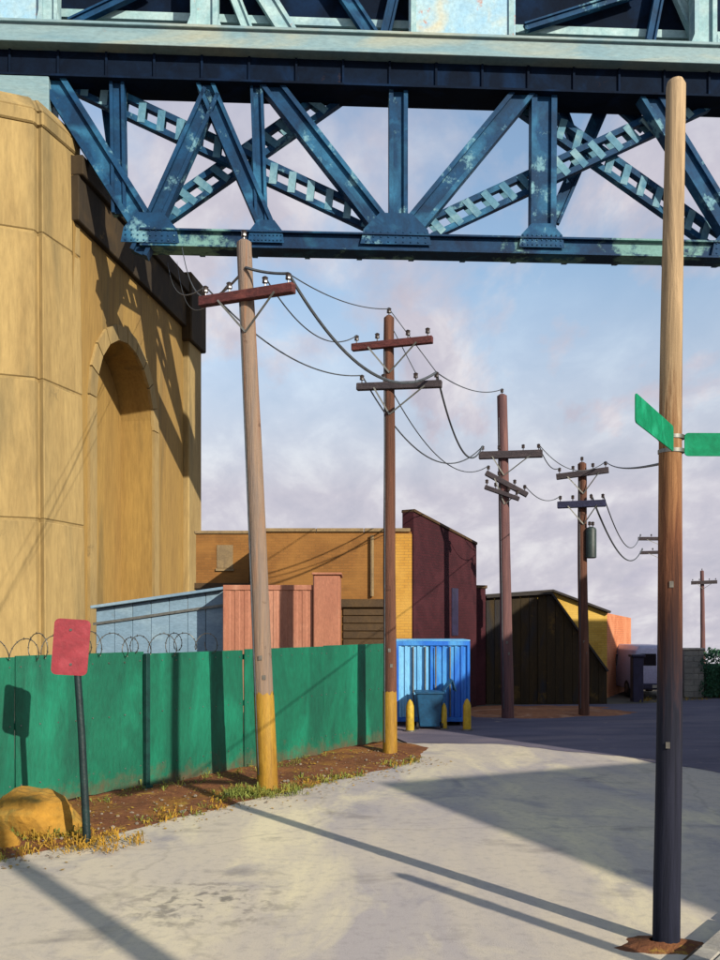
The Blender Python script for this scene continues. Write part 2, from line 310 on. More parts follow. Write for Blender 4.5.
def road_mat():
    m = bpy.data.materials.new('road_surface'); m.use_nodes = True
    t = m.node_tree; b = t.nodes['Principled BSDF']; b.inputs['Roughness'].default_value = 0.92; b.inputs['Specular IOR Level'].default_value = 0.25
    tcn = N(t, 'ShaderNodeTexCoord')
    def noise(scale, det=7, dist=0.8, off=(0, 0, 0), st=(1, 1, 1), rot=0):
        mpn = N(t, 'ShaderNodeMapping'); mpn.inputs['Location'].default_value = off; mpn.inputs['Scale'].default_value = st; mpn.inputs['Rotation'].default_value = (0, 0, rot)
        t.links.new(tcn.outputs['Object'], mpn.inputs[0])
        n = N(t, 'ShaderNodeTexNoise'); n.inputs['Scale'].default_value = scale; n.inputs['Detail'].default_value = det; n.inputs['Roughness'].default_value = 0.62; n.inputs['Distortion'].default_value = dist
        t.links.new(mpn.outputs[0], n.inputs['Vector']); return n.outputs['Fac']
    def rng(fac, a, bb, lo=0, hi=1):
        r = N(t, 'ShaderNodeMapRange'); r.inputs['From Min'].default_value = a; r.inputs['From Max'].default_value = bb; r.inputs['To Min'].default_value = lo; r.inputs['To Max'].default_value = hi
        t.links.new(fac, r.inputs[0]); return r.outputs[0]
    def mix(f, a, c, mode='MIX'):
        x = N(t, 'ShaderNodeMix', data_type='RGBA', blend_type=mode); t.links.new(f, x.inputs[0])
        if isinstance(a, tuple): x.inputs[6].default_value = a
        else: t.links.new(a, x.inputs[6])
        if isinstance(c, tuple): x.inputs[7].default_value = c
        else: t.links.new(c, x.inputs[7])
        return x.outputs[2]
    wf = R(-37)
    c = mix(rng(noise(0.35, st=(1, 0.4, 1), rot=R(37)), 0.40, 0.62), C('aaa19b'), C('c6b9a0'))
    c = mix(rng(noise(0.7, off=(5, 2, 0), st=(1, 0.35, 1), rot=R(37)), 0.50, 0.66, 0, 0.9), c, C('d8cba6'))
    c = mix(rng(noise(0.6, off=(9, 7, 3), dist=1.6), 0.56, 0.72, 0, 0.7), c, C('8a868b'))
    c = mix(rng(noise(0.9, det=12, off=(2, 8, 1), dist=0.2, st=(1, 1.6, 1)), 0.58, 0.80, 0, 0.75), c, C('5f5b5a'))
    c = mix(rng(noise(9, det=8, off=(4, 1, 1), dist=0.2), 0.50, 0.75, 0, 0.35), c, C('7a7574'))
    # cracks
    vo = N(t, 'ShaderNodeTexVoronoi', feature='DISTANCE_TO_EDGE'); vo.inputs['Scale'].default_value = 0.23
    wn = N(t, 'ShaderNodeTexNoise'); wn.inputs['Scale'].default_value = 1.6; wn.inputs['Detail'].default_value = 6
    t.links.new(tcn.outputs['Object'], wn.inputs['Vector'])
    av = N(t, 'ShaderNodeMix', data_type='RGBA'); av.inputs[0].default_value = 0.35
    t.links.new(tcn.outputs['Object'], av.inputs[6]); t.links.new(wn.outputs['Color'], av.inputs[7])
    t.links.new(av.outputs[2], vo.inputs['Vector'])
    cf = rng(vo.outputs['Distance'], 0.001, 0.006, 0.15, 0)
    c = mix(cf, c, C('4a4643'))
    # old oil stain
    ds = N(t, 'ShaderNodeVectorMath', operation='DISTANCE'); t.links.new(tcn.outputs['Object'], ds.inputs[0]); ds.inputs[1].default_value = (-1.45, 8.35, 0)
    st1 = rng(ds.outputs['Value'], 0.15, 1.1, 1, 0); st2 = rng(noise(4.5, det=10, dist=0.4, off=(1, 5, 2)), 0.50, 0.60, 0, 0.75)
    mu = N(t, 'ShaderNodeMath', operation='MULTIPLY'); t.links.new(st1, mu.inputs[0]); t.links.new(st2, mu.inputs[1])
    c = mix(mu.outputs[0], c, C('4c4a49'))
    # aggregate speckle
    c = mix(rng(noise(55, det=4, dist=0), 0.58, 0.72, 0, 0.35), c, C('5b5753'))
    c = mix(rng(noise(70, det=3, dist=0, off=(3, 3, 3)), 0.60, 0.72, 0, 0.35), c, C('cfc6b2'))
    t.links.new(c, b.inputs['Base Color'])
    bp = N(t, 'ShaderNodeBump'); bp.inputs['Strength'].default_value = 0.35; bp.inputs['Distance'].default_value = 0.01
    t.links.new(noise(60, det=5, dist=0), bp.inputs['Height']); t.links.new(bp.outputs[0], b.inputs['Normal'])
    return m
M_road = road_mat()
M_dirt = mat('verge_dirt', '7f5437', '694430', '93692f', scale=1.3, rough=0.97, bump=0.9, bscale=14, wear='a0803a', wscale=2.6, wpos=0.58, spec=0.1)
M_ground = mat('waste_ground', '5f5a50', '4f4b45', '6d6350', scale=0.5, rough=0.97, bump=0.6, bscale=8, wear='6a5a3a', wscale=1.3, wpos=0.6, spec=0.1)
M_weed = mat('weed_leaf', '5d6b2c', '76792f', '8f8330', scale=4, rough=0.8, bump=0)
M_dry = mat('dry_leaf', 'a87f22', '8c6d22', '7b7a30', scale=4, rough=0.85, bump=0)
M_hedge = mat('hedge_leaf', '14482a', '0e3a22', '1f5c34', scale=2.5, rough=0.7, bump=0)
M_twig = mat('twig', '3d2f22', '2f241a', scale=4, rough=0.9, bump=0)
M_pebble = mat('pebble_stone', '8a7f70', '6d6459', 'a08f70', scale=6, rough=0.95, bump=0.3)

# ------------------------------------------------------------------ ground, road, verge
def ground_z(x, y):
    return -0.02 if y < 38 else -0.02 - (y - 38) * 0.065
ys = [-60, -30, -10, 0, 10, 20, 30, 38, 44, 60, 100, 200, 500, 1500]
xs = [-900, -300, -100, -50, -20, -10, 0, 10, 20, 50, 100, 300, 900]
g = MB()
g.add([(x, y, ground_z(x, y)) for y in ys for x in xs],
      [(j * len(xs) + i, j * len(xs) + i + 1, (j + 1) * len(xs) + i + 1, (j + 1) * len(xs) + i) for j in range(len(ys) - 1) for i in range(len(xs) - 1)])
struct(g.build('ground', M_ground))

left_edge = [(-24, -18), (-9.8, 1), (-3.75, 9.0), (-3.10, 10.3), (-1.50, 13.1), (0.42, 16.4), (1.05, 18.2), (1.0, 19.6), (0.7, 20.6), (0.9, 24.2), (2.9, 26.9), (4.6, 28.2), (9.0, 28.6), (12.0, 30.5), (40, 30.5)]
left_edge = [(x - (0.75 if y < 17 else 0), y + (0.3 if y < 17 else 0)) for x, y in left_edge]
road_poly = left_edge + [(40, -18)]
g = MB(); g.add([(x, y, 0.0) for x, y in road_poly], [tuple(range(len(road_poly) - 1, -1, -1))])
struct(g.build('road', M_road))

M_road_shade = mat('asphalt_shade', '6b6570', '585460', '7d7276', scale=0.5, stretch=(0.6, 1.6, 1), rough=0.95, bump=0.5, bscale=40, wear='94857a', wscale=0.9, wpos=0.60, spec=0.2)  # darker paving tone with the far road's shade put into the colour
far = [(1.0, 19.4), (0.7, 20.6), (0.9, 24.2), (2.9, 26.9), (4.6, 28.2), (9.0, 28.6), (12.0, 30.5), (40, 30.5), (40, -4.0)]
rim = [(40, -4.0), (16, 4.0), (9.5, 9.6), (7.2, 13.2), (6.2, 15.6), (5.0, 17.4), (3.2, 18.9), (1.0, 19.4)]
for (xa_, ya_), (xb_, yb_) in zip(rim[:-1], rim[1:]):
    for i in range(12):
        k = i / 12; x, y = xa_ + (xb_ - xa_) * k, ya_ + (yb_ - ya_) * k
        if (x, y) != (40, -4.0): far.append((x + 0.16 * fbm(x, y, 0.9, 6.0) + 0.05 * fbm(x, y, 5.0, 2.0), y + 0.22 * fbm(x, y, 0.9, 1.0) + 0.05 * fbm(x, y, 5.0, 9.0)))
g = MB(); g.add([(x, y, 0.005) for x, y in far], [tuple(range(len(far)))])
struct(g.build('street_shade', M_road_shade))
# dirt verge between road and fence: uneven sheet with a ragged road-side edge
FD = Vector((0.594, 0.804)).normalized(); FN = Vector((FD.y, -FD.x))
F0 = Vector((-4.05, 12.8))
def verge_pt(s, wd): return F0 + FD * s + FN * wd
sv = MB(); rows = []
ns, nw = 150, 16
def edge_w(s):
    # distance of the ragged road-side rim from the fence line
    p = F0 + FD * s
    base = 1.93 + (-0.10) * math.sin(s * 0.4)
    if s > 6.2: base -= (s - 6.2) * 0.55
    return max(0.12, base + 0.16 * fbm(s, 3.3, 0.9, 4.1) + 0.05 * fbm(s, 1.3, 4.0, 2.0))
S0, S1 = -16.0, 7.9
for i in range(ns + 1):
    s = S0 + (S1 - S0) * i / ns
    we = edge_w(s)
    for j in range(nw + 1):
        k = j / nw; wd = -0.6 + (we + 0.6) * k
        p = verge_pt(s, wd)
        h = 0.075 * (1 - k ** 3) + 0.045 * (fbm(p.x, p.y, 1.6, 1.0)) * (1 - k ** 4)
        if j == nw: h = -0.015
        else: h = max(h, 0.012)
        sv.v.append(Vector((p.x, p.y, h)))
for i in range(ns):
    for j in range(nw):
        a = i * (nw + 1) + j
        sv.f.append([a, a + 1, a + nw + 2, a + nw + 1])
struct(sv.build('dirt_verge', M_dirt, smooth=True))

# orange dirt patch in front of the distant sheds
g = MB(); na, nr_ = 48, 7; pc = Vector((5.3, 26.3))
for i in range(na):
    a = 2 * math.pi * i / na
    re = 2.55 + 0.9 * fbm(math.cos(a) * 2, math.sin(a) * 2, 1.0, 8.0) + 0.12 * fbm(math.cos(a) * 9, math.sin(a) * 9, 1.0, 3.0)
    for j in range(nr_):
        k = j / (nr_ - 1); q = pc + Vector((math.cos(a) * re * 1.15, math.sin(a) * re * 0.72)) * k
        h = 0.10 * (1 - k ** 2) + 0.05 * fbm(q.x, q.y, 1.7, 2.0) * (1 - k)
        g.v.append(Vector((q.x, q.y, -0.012 if j == nr_ - 1 else max(0.012, h))))
for i in range(na):
    for j in range(nr_ - 1):
        a = i * nr_ + j; b = ((i + 1) % na) * nr_ + j; g.f.append([a, a + 1, b + 1, b])
struct(g.build('dirt_patch', M_pink, smooth=True))

# right hand sidewalk corner with kerb stones and slabs
SD = Vector((0.62, 0.785)).normalized(); SN = Vector((SD.y, -SD.x))
K0 = Vector((2.60, 6.88))
side = thing('sidewalk', (K0.x, K0.y, 0), '', '')
del side['label']; del side['category']; struct(side)
def kp(s, wd): return K0 + SD * s + SN * wd
kz = 0.13
mesh_k = None
for i in range(-9, 16):
    s0 = i * 1.0
    mb = MB()
    q = [kp(s0 + 0.006, 0.0), kp(s0 + 0.994, 0.0), kp(s0 + 0.994, 0.16), kp(s0 + 0.006, 0.16)]
    mb.prism([(a.x, a.y) for a in q], -0.05, kz + random.uniform(-0.006, 0.006))
    mb.build('kerb_stone', M_curb, side, bevel=0.014)
for i in range(-6, 10):
    for j in range(0, 2):
        s0 = i * 1.5; w0 = 0.17 + j * 1.5
        mb = MB()
        q = [kp(s0 + 0.006, w0), kp(s0 + 1.494, w0), kp(s0 + 1.494, w0 + 1.49), kp(s0 + 0.006, w0 + 1.49)]
        mb.prism([(a.x, a.y) for a in q], -0.05, kz - 0.004 + random.uniform(-0.005, 0.005))
        mb.build('paving_slab', M_slab, side, bevel=0.008)
# storm drain mouth at the corner
mb = MB(); mb.beam((*kp(-0.55, -0.02), 0.05), (*kp(0.1, -0.02), 0.05), 0.09, 0.03, (SN.x, SN.y, 0)); mb.build('drain_mouth', M_brown, side)
# concrete bed of the sidewalk, wide behind the slabs
mb = MB(); q = [kp(-9, 0.05), kp(15.5, 0.05), kp(15.5, 4.4), kp(-9, 4.4)]
mb.prism([(a.x, a.y) for a in q], -0.06, 0.09); mb.build('bed', M_slab, side)

# ------------------------------------------------------------------ bridge
BA = R(3.0)
bu = Vector((math.cos(BA), math.sin(BA), 0)); bn = Vector((-math.sin(BA), math.cos(BA), 0))
BO = Vector((PX(145, 50), 50, 0))
def BP(px, py, wv=0.0):
    """point of a bridge plane (wv metres behind the front plane) seen at a pixel"""
    a = (px - CX) / F; o = BO + bn * wv
    s = (a * o.y - o.x) / (bu.x - a * bu.y)
    p = o + bu * s
    return Vector((p.x, p.y, PZ(py, p.y)))
def BU(u, wv, z): p = BO + bu * u + bn * wv; return Vector((p.x, p.y, z))
bridge = thing('steel_truss_bridge', tuple(BU(0, 0, 0)), 'blue riveted steel truss bridge spanning high above the street', 'bridge')
ZB = PZ(240, 50)
UX0, UX1 = -16.0, 75.0
def hmember(name, p0, p1, wd, dp=0.8, m=None, parent=bridge):
    """riveted H/box member: two side flanges proud of a recessed web"""
    m = m or M_steel
    p0 = Vector(p0); p1 = Vector(p1); a = (p1 - p0).normalized(); b = bn.cross(a).normalized()
    mb = MB(); fl = wd * 0.22
    for sgn in (-1, 1):
        o = b * sgn * (wd - fl) / 2
        mb.beam(p0 + o, p1 + o, fl, dp, bn)
    mb.beam(p0 + bn * 0.04, p1 + bn * 0.04, wd - 2 * fl, dp * 0.55, bn)
    return mb.build(name, m, parent)
def laced(name, p0, p1, wd, dp=0.5, step=1.15):
    p0 = Vector(p0); p1 = Vector(p1); a = (p1 - p0); ln = a.length; a.normalize(); b = bn.cross(a).normalized()
    mb = MB(); fl = wd * 0.26
    for sgn in (-1, 1):
        o = b * sgn * (wd - fl) / 2
        mb.beam(p0 + o, p1 + o, fl, dp, bn)
    me = mb.build(name, M_steel, bridge)
    lc = MB(); k = 0; s = 0.5
    while s < ln - 0.5:
        q = p0 + a * s
        sk = 0.18
        for off in (-dp / 2 - 0.012, dp / 2 + 0.012):
            lc.beam(q - a * sk - b * wd * 0.45 + bn * off, q + a * sk + b * wd * 0.45 + bn * off, 0.42, 0.03, bn)
        s += step
    lc.build('lacing', M_lace, me)
    return me
# solid members of the front plane (pixel pairs measured on the photograph)
S = F / 50.5
front = [((62, 96), (150, 236), 1.35), ((148, 236), (212, 94), 1.0), ((209, 94), (270, 236), 0.95), ((277, 94), (388, 236), 1.1),
         ((523, 94), (404, 238), 1.15), ((648, 98), (741, 250), 1.15), ((118, 94), (120, 215), 0.8), ((257, 94), (262, 234), 0.7),
         ((398, 96), (398, 236), 1.05), ((543, 98), (542, 242), 1.45), ((860, 104), (748, 252), 1.1), ((751, 100), (751, 252), 1.0)]
for (a, b, wd) in front:
    vertical = abs(a[0] - b[0]) < 8
    ta = BP(*a, 0.05 if vertical else 0); tb = BP(*b, 0.05 if vertical else 0); ta = ta + (ta - tb).normalized() * (1.15 if not vertical else 0.95)
    hmember('vertical' if vertical else 'diagonal', ta, BP(*b, 0.05 if vertical else 0), wd, 0.7 if vertical else 0.8)
# slender members and laced counters of the rear plane
RW = 0.85
for (a, b, wd) in [((104, 92), (117, 190), 0.5), ((557, 96), (577, 150), 0.6), ((607, 96), (553, 222), 0.8), ((606, 94), (645, 128), 0.7)]:
    hmember('strut', BP(*a, RW + 1.35), BP(*b, RW + 1.35), wd, 0.3)
for (a, b, lw) in [((78, 84), (394, 232), 0), ((148, 226), (352, 84), 0.62), ((428, 230), (742, 84), 0), ((505, 92), (742, 260), 0.62), ((738, 244), (980, 120), 0)]:
    laced('laced_diagonal', BP(*a, RW + lw), BP(*b, RW + lw), 1.25)
# bottom chord
mb = MB()
zb0, zb1 = ZB - 0.5, ZB + 0.45
mb.beam(BU(0, -0.1, ZB), BU(UX1, -0.1, ZB), 0.95, 0.35, bn)
mb.beam(BU(-0.2, 0.1, ZB + 0.42), BU(UX1, 0.1, ZB + 0.42), 0.10, 1.3, bn)
mb.beam(BU(-0.2, 0.1, ZB - 0.46), BU(UX1, 0.1, ZB - 0.46), 0.10, 1.3, bn)
mb.beam(BU(0, 0.5, ZB), BU(UX1, 0.5, ZB), 0.80, 0.25, bn)
bc = mb.build('bottom_chord', M_chord, bridge)
mb = MB(); mb.beam(BU(1.6, RW + 0.3, ZB + 0.35), BU(UX1, RW + 0.3, ZB + 0.35), 0.7, 0.9, bn); mb.build('rear_chord', M_steel, bridge)
for i in range(24):
    mb = MB(); u = 3.0 + i * 3.0
    mb.beam(BU(u, 0.63, ZB - 0.3), BU(u, RW + 0.7, ZB - 0.1), 0.3, 0.3, bu); mb.build('tie_strut', M_steel, bridge)
# gusset plates at the panel points
def gusset(px, py, wd, hg):
    c = BP(px, py, -0.46); mb = MB(); zz = Vector((0, 0, 1))
    pts = [(-wd, -0.35), (wd, -0.35), (wd * 0.9, hg * 0.35), (wd * 0.45, hg), (-wd * 0.45, hg), (-wd * 0.9, hg * 0.35)]
    a = [c + bu * x + zz * z for x, z in pts]; n = len(a)
    b = [q + bn * 0.04 for q in a]
    mb.add(a + b, [tuple(range(n)), tuple(range(2 * n - 1, n - 1, -1))] + [(i, (i + 1) % n, n + (i + 1) % n, n + i) for i in range(n)])
    gp = mb.build('gusset_plate', M_steel, bridge)
    rv = MB()
    for i in range(-4, 5):
        for zr in (-0.22, 0.05, 0.32):
            x = i * wd / 4.8
            if abs(x) < wd * 0.85: rv.box(c + bu * x + zz * zr - bn * 0.02, (0.07, 0.05, 0.07))
    r_ = rv.build('rivet', M_steel, gp); r_['kind'] = 'stuff'
gusset(150, 236, 1.6, 1.3); gusset(266, 236, 1.0, 0.9); gusset(396, 238, 2.0, 1.4); gusset(542, 241, 1.3, 1.0); gusset(744, 250, 1.9, 1.4)
# deck girder: navy web, underside shade put into its colour, with a pale fascia flange standing proud above it
ZD0, ZD1, ZD2 = PZ(83, 50), PZ(59, 50), PZ(37, 50)
mb = MB()
mb.beam(BU(UX0, 0.42, (ZD0 + ZD1) / 2), BU(UX1, 0.42, (ZD0 + ZD1) / 2), ZD1 - ZD0, 1.76, bn)
mb.build('deck_girder', M_navy_shade, bridge)
mb = MB(); mb.beam(BU(UX0, 0.42, ZD0 - 0.06), BU(UX1, 0.42, ZD0 - 0.06), 0.12, 2.1, bn); mb.build('girder_flange', M_navy_shade, bridge)
mb = MB()
mb.beam(BU(UX0, 0.20, (ZD1 + ZD2) / 2), BU(UX1, 0.20, (ZD1 + ZD2) / 2), ZD2 - ZD1, 2.5, bn)
mb.beam(BU(UX0, -1.10, ZD1 + 0.10), BU(UX1, -1.10, ZD1 + 0.10), 0.2, 0.3, bn)
mb.beam(BU(UX0, -1.10, ZD2 - 0.06), BU(UX1, -1.10, ZD2 - 0.06), 0.16, 0.25, bn)
mb.build('deck_fascia', M_fascia, bridge, bevel=0.02)
i = 0
u = UX0 + 1.0
while u < UX1:
    mb = MB(); mb.beam(BU(u, -0.50, ZD0 + 0.02), BU(u, -0.50, ZD1 - 0.02), 0.12, 0.16, bn); mb.build('web_stiffener', M_navy_shade, bridge); u += 2.6
# upper works: dark parapet girder behind pale posts
ZT = PZ(-70, 50)
mb = MB(); mb.beam(BU(UX0, 1.3, (ZD2 + ZT) / 2), BU(UX1, 1.3, (ZD2 + ZT) / 2), ZT - ZD2, 0.25, bn); mb.build('parapet_web', M_navy_shade, bridge)
mb = MB(); mb.beam(BU(UX0, 0.3, ZT + 0.5), BU(UX1, 0.3, ZT + 0.5), 1.0, 2.6, bn); mb.build('top_chord', M_fascia, bridge)
mb = MB(); mb.beam(BU(UX0, 1.05, PZ(4, 50)), BU(UX1, 1.05, PZ(4, 50)), 0.45, 0.2, bn); mb.build('parapet_rail', M_post, bridge)
def upost(px, wd, m=M_post, flare=0.5, name='post'):
    p0 = BP(px, 38, -0.4); p0.z = ZD2 - 0.02; p1 = Vector((p0.x, p0.y, ZT)); mb = MB()
    fl = 0.2 * wd
    for sg in (-1, 1):
        o = bu * sg * (wd - fl) / 2
        mb.beam(p0 + o, p1 + o, fl, 0.8, bn)
    mb.beam(p0, p1, wd - 2 * fl, 0.4, bn)
    if flare:
        zz = Vector((0, 0, 1)); h = 0.75; y0 = -0.43
        for sg in (-1, 1):
            a = [p0 + bu * sg * wd / 2 + bn * y0, p0 + bu * sg * (wd / 2 + flare) + bn * y0, p0 + bu * sg * (wd / 2 + flare * 0.35) + zz * h * 0.4 + bn * y0, p0 + bu * sg * wd / 2 + zz * h + bn * y0]
            b = [q + bn * 0.5 for q in a]
            mb.add(a + b, [(0, 1, 2, 3), (7, 6, 5, 4), (0, 1, 5, 4), (1, 2, 6, 5), (2, 3, 7, 6), (3, 0, 4, 7)])
    return mb.build(name, m, bridge)
upost(205, 1.5); upost(703, 1.3); upost(50, 1.0, flare=0.3); upost(820, 1.4)
M_panel = mat('bridge_panel_paint', '9fb9bd', '86aec4', 'b7b39a', scale=0.6, rough=0.75, bump=0.2, bscale=5, wear='b0663a', wscale=0.4, wpos=0.57)
for (c, wd) in ((462, 6.0), (18, 3.2)):
    p0 = BP(c, 38, -0.3); mb = MB()
    mb.beam((p0.x, p0.y, ZD2 - 0.02), (p0.x, p0.y, ZT), wd, 0.3, bn)
    pp = mb.build('plate_panel', M_panel, bridge)
    for sg in (-1, 1):
        mb = MB(); o = bu * sg * wd * 0.46 - bn * 0.2
        mb.beam(Vector((p0.x, p0.y, ZD2)) + o, Vector((p0.x, p0.y, ZT)) + o, 0.3, 0.16, bn)
        mb.build('plate_edge', M_post, pp)
for (a, b, wd, m) in [((228, -20), (250, 36), 0.6, M_post), ((255, -20), (290, 36), 1.0, M_post), ((335, -20), (372, 36), 0.8, M_steel), ((398, -20), (385, 36), 0.6, M_steel),
                      ((525, 28), (640, -8), 0.45, M_steel), ((662, -20), (650, 42), 0.55, M_steel), ((668, -30), (700, 44), 0.7, M_post), ((70, 24), (150, -14), 0.5, M_steel)]:
    hmember('brace', BP(*a, 0.5), BP(*b, 0.5), wd, 0.4, m)

# ------------------------------------------------------------------ concrete arched pier
WO = Vector((-15.6, 51.0, 0)); wt = Vector((0.1377, 0.9905, 0)).normalized(); wn_ = Vector((wt.y, -wt.x, 0))
def WP(s, o, z): return WO + wt * s + wn_ * o + Vector((0, 0, z))
pier = thing('concrete_pier', (-16.0, 52.0, 0), 'tall tan concrete bridge pier with buttressed column and blind arch', 'pier')
octo = [(-24.0, 44.0), (-17.0, 46.85), (-16.95, 47.25), (-16.65, 47.1), (-15.72, 50.3), (-17, 52.6), (-20, 55), (-23, 55), (-26, 47.5)]
oc = (-20.0, 51.0)
def octs(z, extra=0.0):
    k = 1.0 + 0.10 * (1 - z / 30.0)
    return [(oc[0] + (x - oc[0]) * (k + extra), oc[1] + (y - oc[1]) * (k + extra)) for x, y in octo]
zj = [0, 7.9, 15.2, 22.9, 28.6]
mb = MB(); mb.prism(octs(-0.5, -0.014), -0.5, 28.4, octs(28.4, -0.014)); mb.build('column_core', M_conc, pier)
for a, b in zip(zj[:-1], zj[1:]):
    mb = MB(); mb.prism(octs(a), a + (0.07 if a else -0.4), b - 0.07, octs(b)); mb.build('column_block', M_conc, pier, bevel=0.05)
mb = MB(); mb.prism(octs(28.6, 0.02), 28.55, 29.3, octs(29.3, 0.02)); mb.prism(octs(29.3, 0.02), 29.3, 30.3, octs(30, -0.14)); mb.build('column_cap', M_conc, pier, bevel=0.08)
mb = MB(); mb.beam(BU(-6.6, 0.4, 30.2), BU(-6.6, 0.4, ZD0 - 0.12), 2.0, 3.0, bu); mb.build('bearing_block', M_fascia, pier, bevel=0.05)
# wall with a recessed arch
ZW = 28.3; s0, s1 = -1.5, 19.4
a0, a1, zsp = 1.3, 10.4, 15.6; rc = (a0 + a1) / 2; rr = (a1 - a0) / 2
nar = 20
arc = [(rc - rr * math.cos(math.pi * i / nar), zsp + rr * math.sin(math.pi * i / nar)) for i in range(nar + 1)]
mb = MB()
def quad(pts): mb.add(pts, [(0, 1, 2, 3)])
quad([WP(s0, 0, -0.5), WP(a0, 0, -0.5), WP(a0, 0, ZW), WP(s0, 0, ZW)])
quad([WP(a1, 0, -0.5), WP(s1, 0, -0.5), WP(s1, 0, ZW), WP(a1, 0, ZW)])
quad([WP(a0, 0, -0.5), WP(a0, -2.2, -0.5), WP(a0, -2.2, zsp), WP(a0, 0, zsp)])
quad([WP(a1, 0, -0.5), WP(a1, -2.2, -0.5), WP(a1, -2.2, zsp), WP(a1, 0, zsp)])
for (p, q) in zip(arc[:-1], arc[1:]):
    quad([WP(p[0], 0, p[1]), WP(q[0], 0, q[1]), WP(q[0], 0, ZW), WP(p[0], 0, ZW)])
    quad([WP(p[0], 0, p[1]), WP(q[0], 0, q[1]), WP(q[0], -2.2, q[1]), WP(p[0], -2.2, p[1])])
quad([WP(s0, 0, ZW), WP(s1, 0, ZW), WP(s1, -5, ZW), WP(s0, -5, ZW)])
quad([WP(s1, 0, -0.5), WP(s1, -5, -0.5), WP(s1, -5, ZW), WP(s1, 0, ZW)])
quad([WP(s0, -5, -0.5), WP(s1, -5, -0.5), WP(s1, -5, ZW), WP(s0, -5, ZW)])
wall = mb.build('arch_wall', M_conc2, pier)
mb = MB(); mb.add([WP(a0 - 0.3, -2.2, -0.5), WP(a1 + 0.3, -2.2, -0.5), WP(a1 + 0.3, -2.2, zsp + rr + 0.3), WP(a0 - 0.3, -2.2, zsp + rr + 0.3)], [(0, 1, 2, 3)])
mb.build('niche_back', M_conc2, pier)
# raised arch moulding: voussoir blocks
for i in range(nar // 2):
    t0 = math.pi * (i + 0.03) / (nar // 2); t1 = math.pi * (i + 0.97) / (nar // 2)
    mb = MB(); q = []
    for oo in (0.16, -0.05):
        for (rd, tt) in ((rr + 0.02, t0), (rr + 0.95, t0), (rr + 0.95, t1), (rr + 0.02, t1)):
            q.append(WP(rc - rd * math.cos(tt), oo, zsp + rd * math.sin(tt)))
    mb.add(q, [(0, 1, 2, 3), (7, 6, 5, 4), (0, 1, 5, 4), (1, 2, 6, 5), (2, 3, 7, 6), (3, 0, 4, 7)])
    mb.build('arch_block', M_conc, pier)
for (c, wd) in ((a1 + 0.48, 0.93), (a0 - 0.48, 0.93)):
    mb = MB(); mb.beam(WP(c, 0.05, -0.4), WP(c, 0.05, zsp - 0.02), wd, 0.22, wn_); mb.build('arch_jamb', M_conc, pier)
# cornice and end pilaster, bands and cap coloured dark for the bridge's shadow
mb = MB(); mb.beam(WP(s0, 0.1, ZW - 0.55), WP(s1 + 0.6, 0.1, ZW - 0.55), 1.1, 1.0, wn_); mb.build('cornice', M_shade_conc, pier, bevel=0.05)
mb = MB(); mb.beam(WP(s0, 0.05, ZW - 2.35), WP(s1 + 0.3, 0.05, ZW - 2.35), 2.5, 0.6, wn_); mb.build('shade_band', M_shade_conc, pier, bevel=0.05)
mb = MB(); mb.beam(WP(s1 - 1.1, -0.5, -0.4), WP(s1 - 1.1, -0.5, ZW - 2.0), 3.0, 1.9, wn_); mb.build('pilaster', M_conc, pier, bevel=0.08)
mb = MB(); mb.beam(WP(s1 - 1.1, -0.5, ZW - 4.6), WP(s1 - 1.1, -0.5, ZW + 0.5), 3.6, 2.5, wn_); mb.build('pilaster_cap', M_shade_conc, pier, bevel=0.08)

# ------------------------------------------------------------------ green hoarding with razor wire
fence = thing('hoarding_fence', (F0.x, F0.y, 0), 'green painted board fence topped with coiled razor wire', 'fence')
FH = 2.13
fang = math.atan2(FD.y, FD.x)
fence.rotation_euler = (0, 0, fang)
PW = 2.19
def fboard(i, me_cache={}):
    k = i % 3
    if k not in me_cache:
        # slightly warped plywood sheet
        mb = MB(); nx_, nz_ = 12, 8; hb = 0.07 + 0.035 * (k - 1)
        for yo in (-0.014, 0.010):
            for iz in range(nz_ + 1):
                for ix in range(nx_ + 1):
                    x = -PW / 2 + 0.005 + (PW - 0.010) * ix / nx_; z = hb + (FH + 0.016 * (k - 1) - hb) * iz / nz_
                    if iz == 0: z += 0.012 * math.sin(ix * 2.1 + k)
                    mb.v.append(Vector((x, yo + 0.016 * fbm(x, z, 0.9, 3.0 + 5 * k), z)))
        W_ = nx_ + 1; Q_ = W_ * (nz_ + 1)
        for iz in range(nz_):
            for ix in range(nx_):
                a = iz * W_ + ix; mb.f.append([a, a + 1, a + W_ + 1, a + W_]); mb.f.append([Q_ + a, Q_ + a + W_, Q_ + a + W_ + 1, Q_ + a + 1])
        for ix in range(nx_):
            mb.f.append([ix, Q_ + ix, Q_ + ix + 1, ix + 1]); a = nz_ * W_ + ix; mb.f.append([a, a + 1, Q_ + a + 1, Q_ + a])
        for iz in range(nz_):
            a = iz * W_; mb.f.append([a, a + W_, Q_ + a + W_, Q_ + a]); a += nx_; mb.f.append([a, Q_ + a, Q_ + a + W_, a + W_])
        o = mb.build('panel', M_fence, fence, base=(0, 0, 0), smooth=True); me_cache[k] = o.data
        return o
    o = bpy.data.objects.new('panel', me_cache[k]); scene.collection.objects.link(o); o.parent = fence
    return o
NP0, NP1 = -5, 4
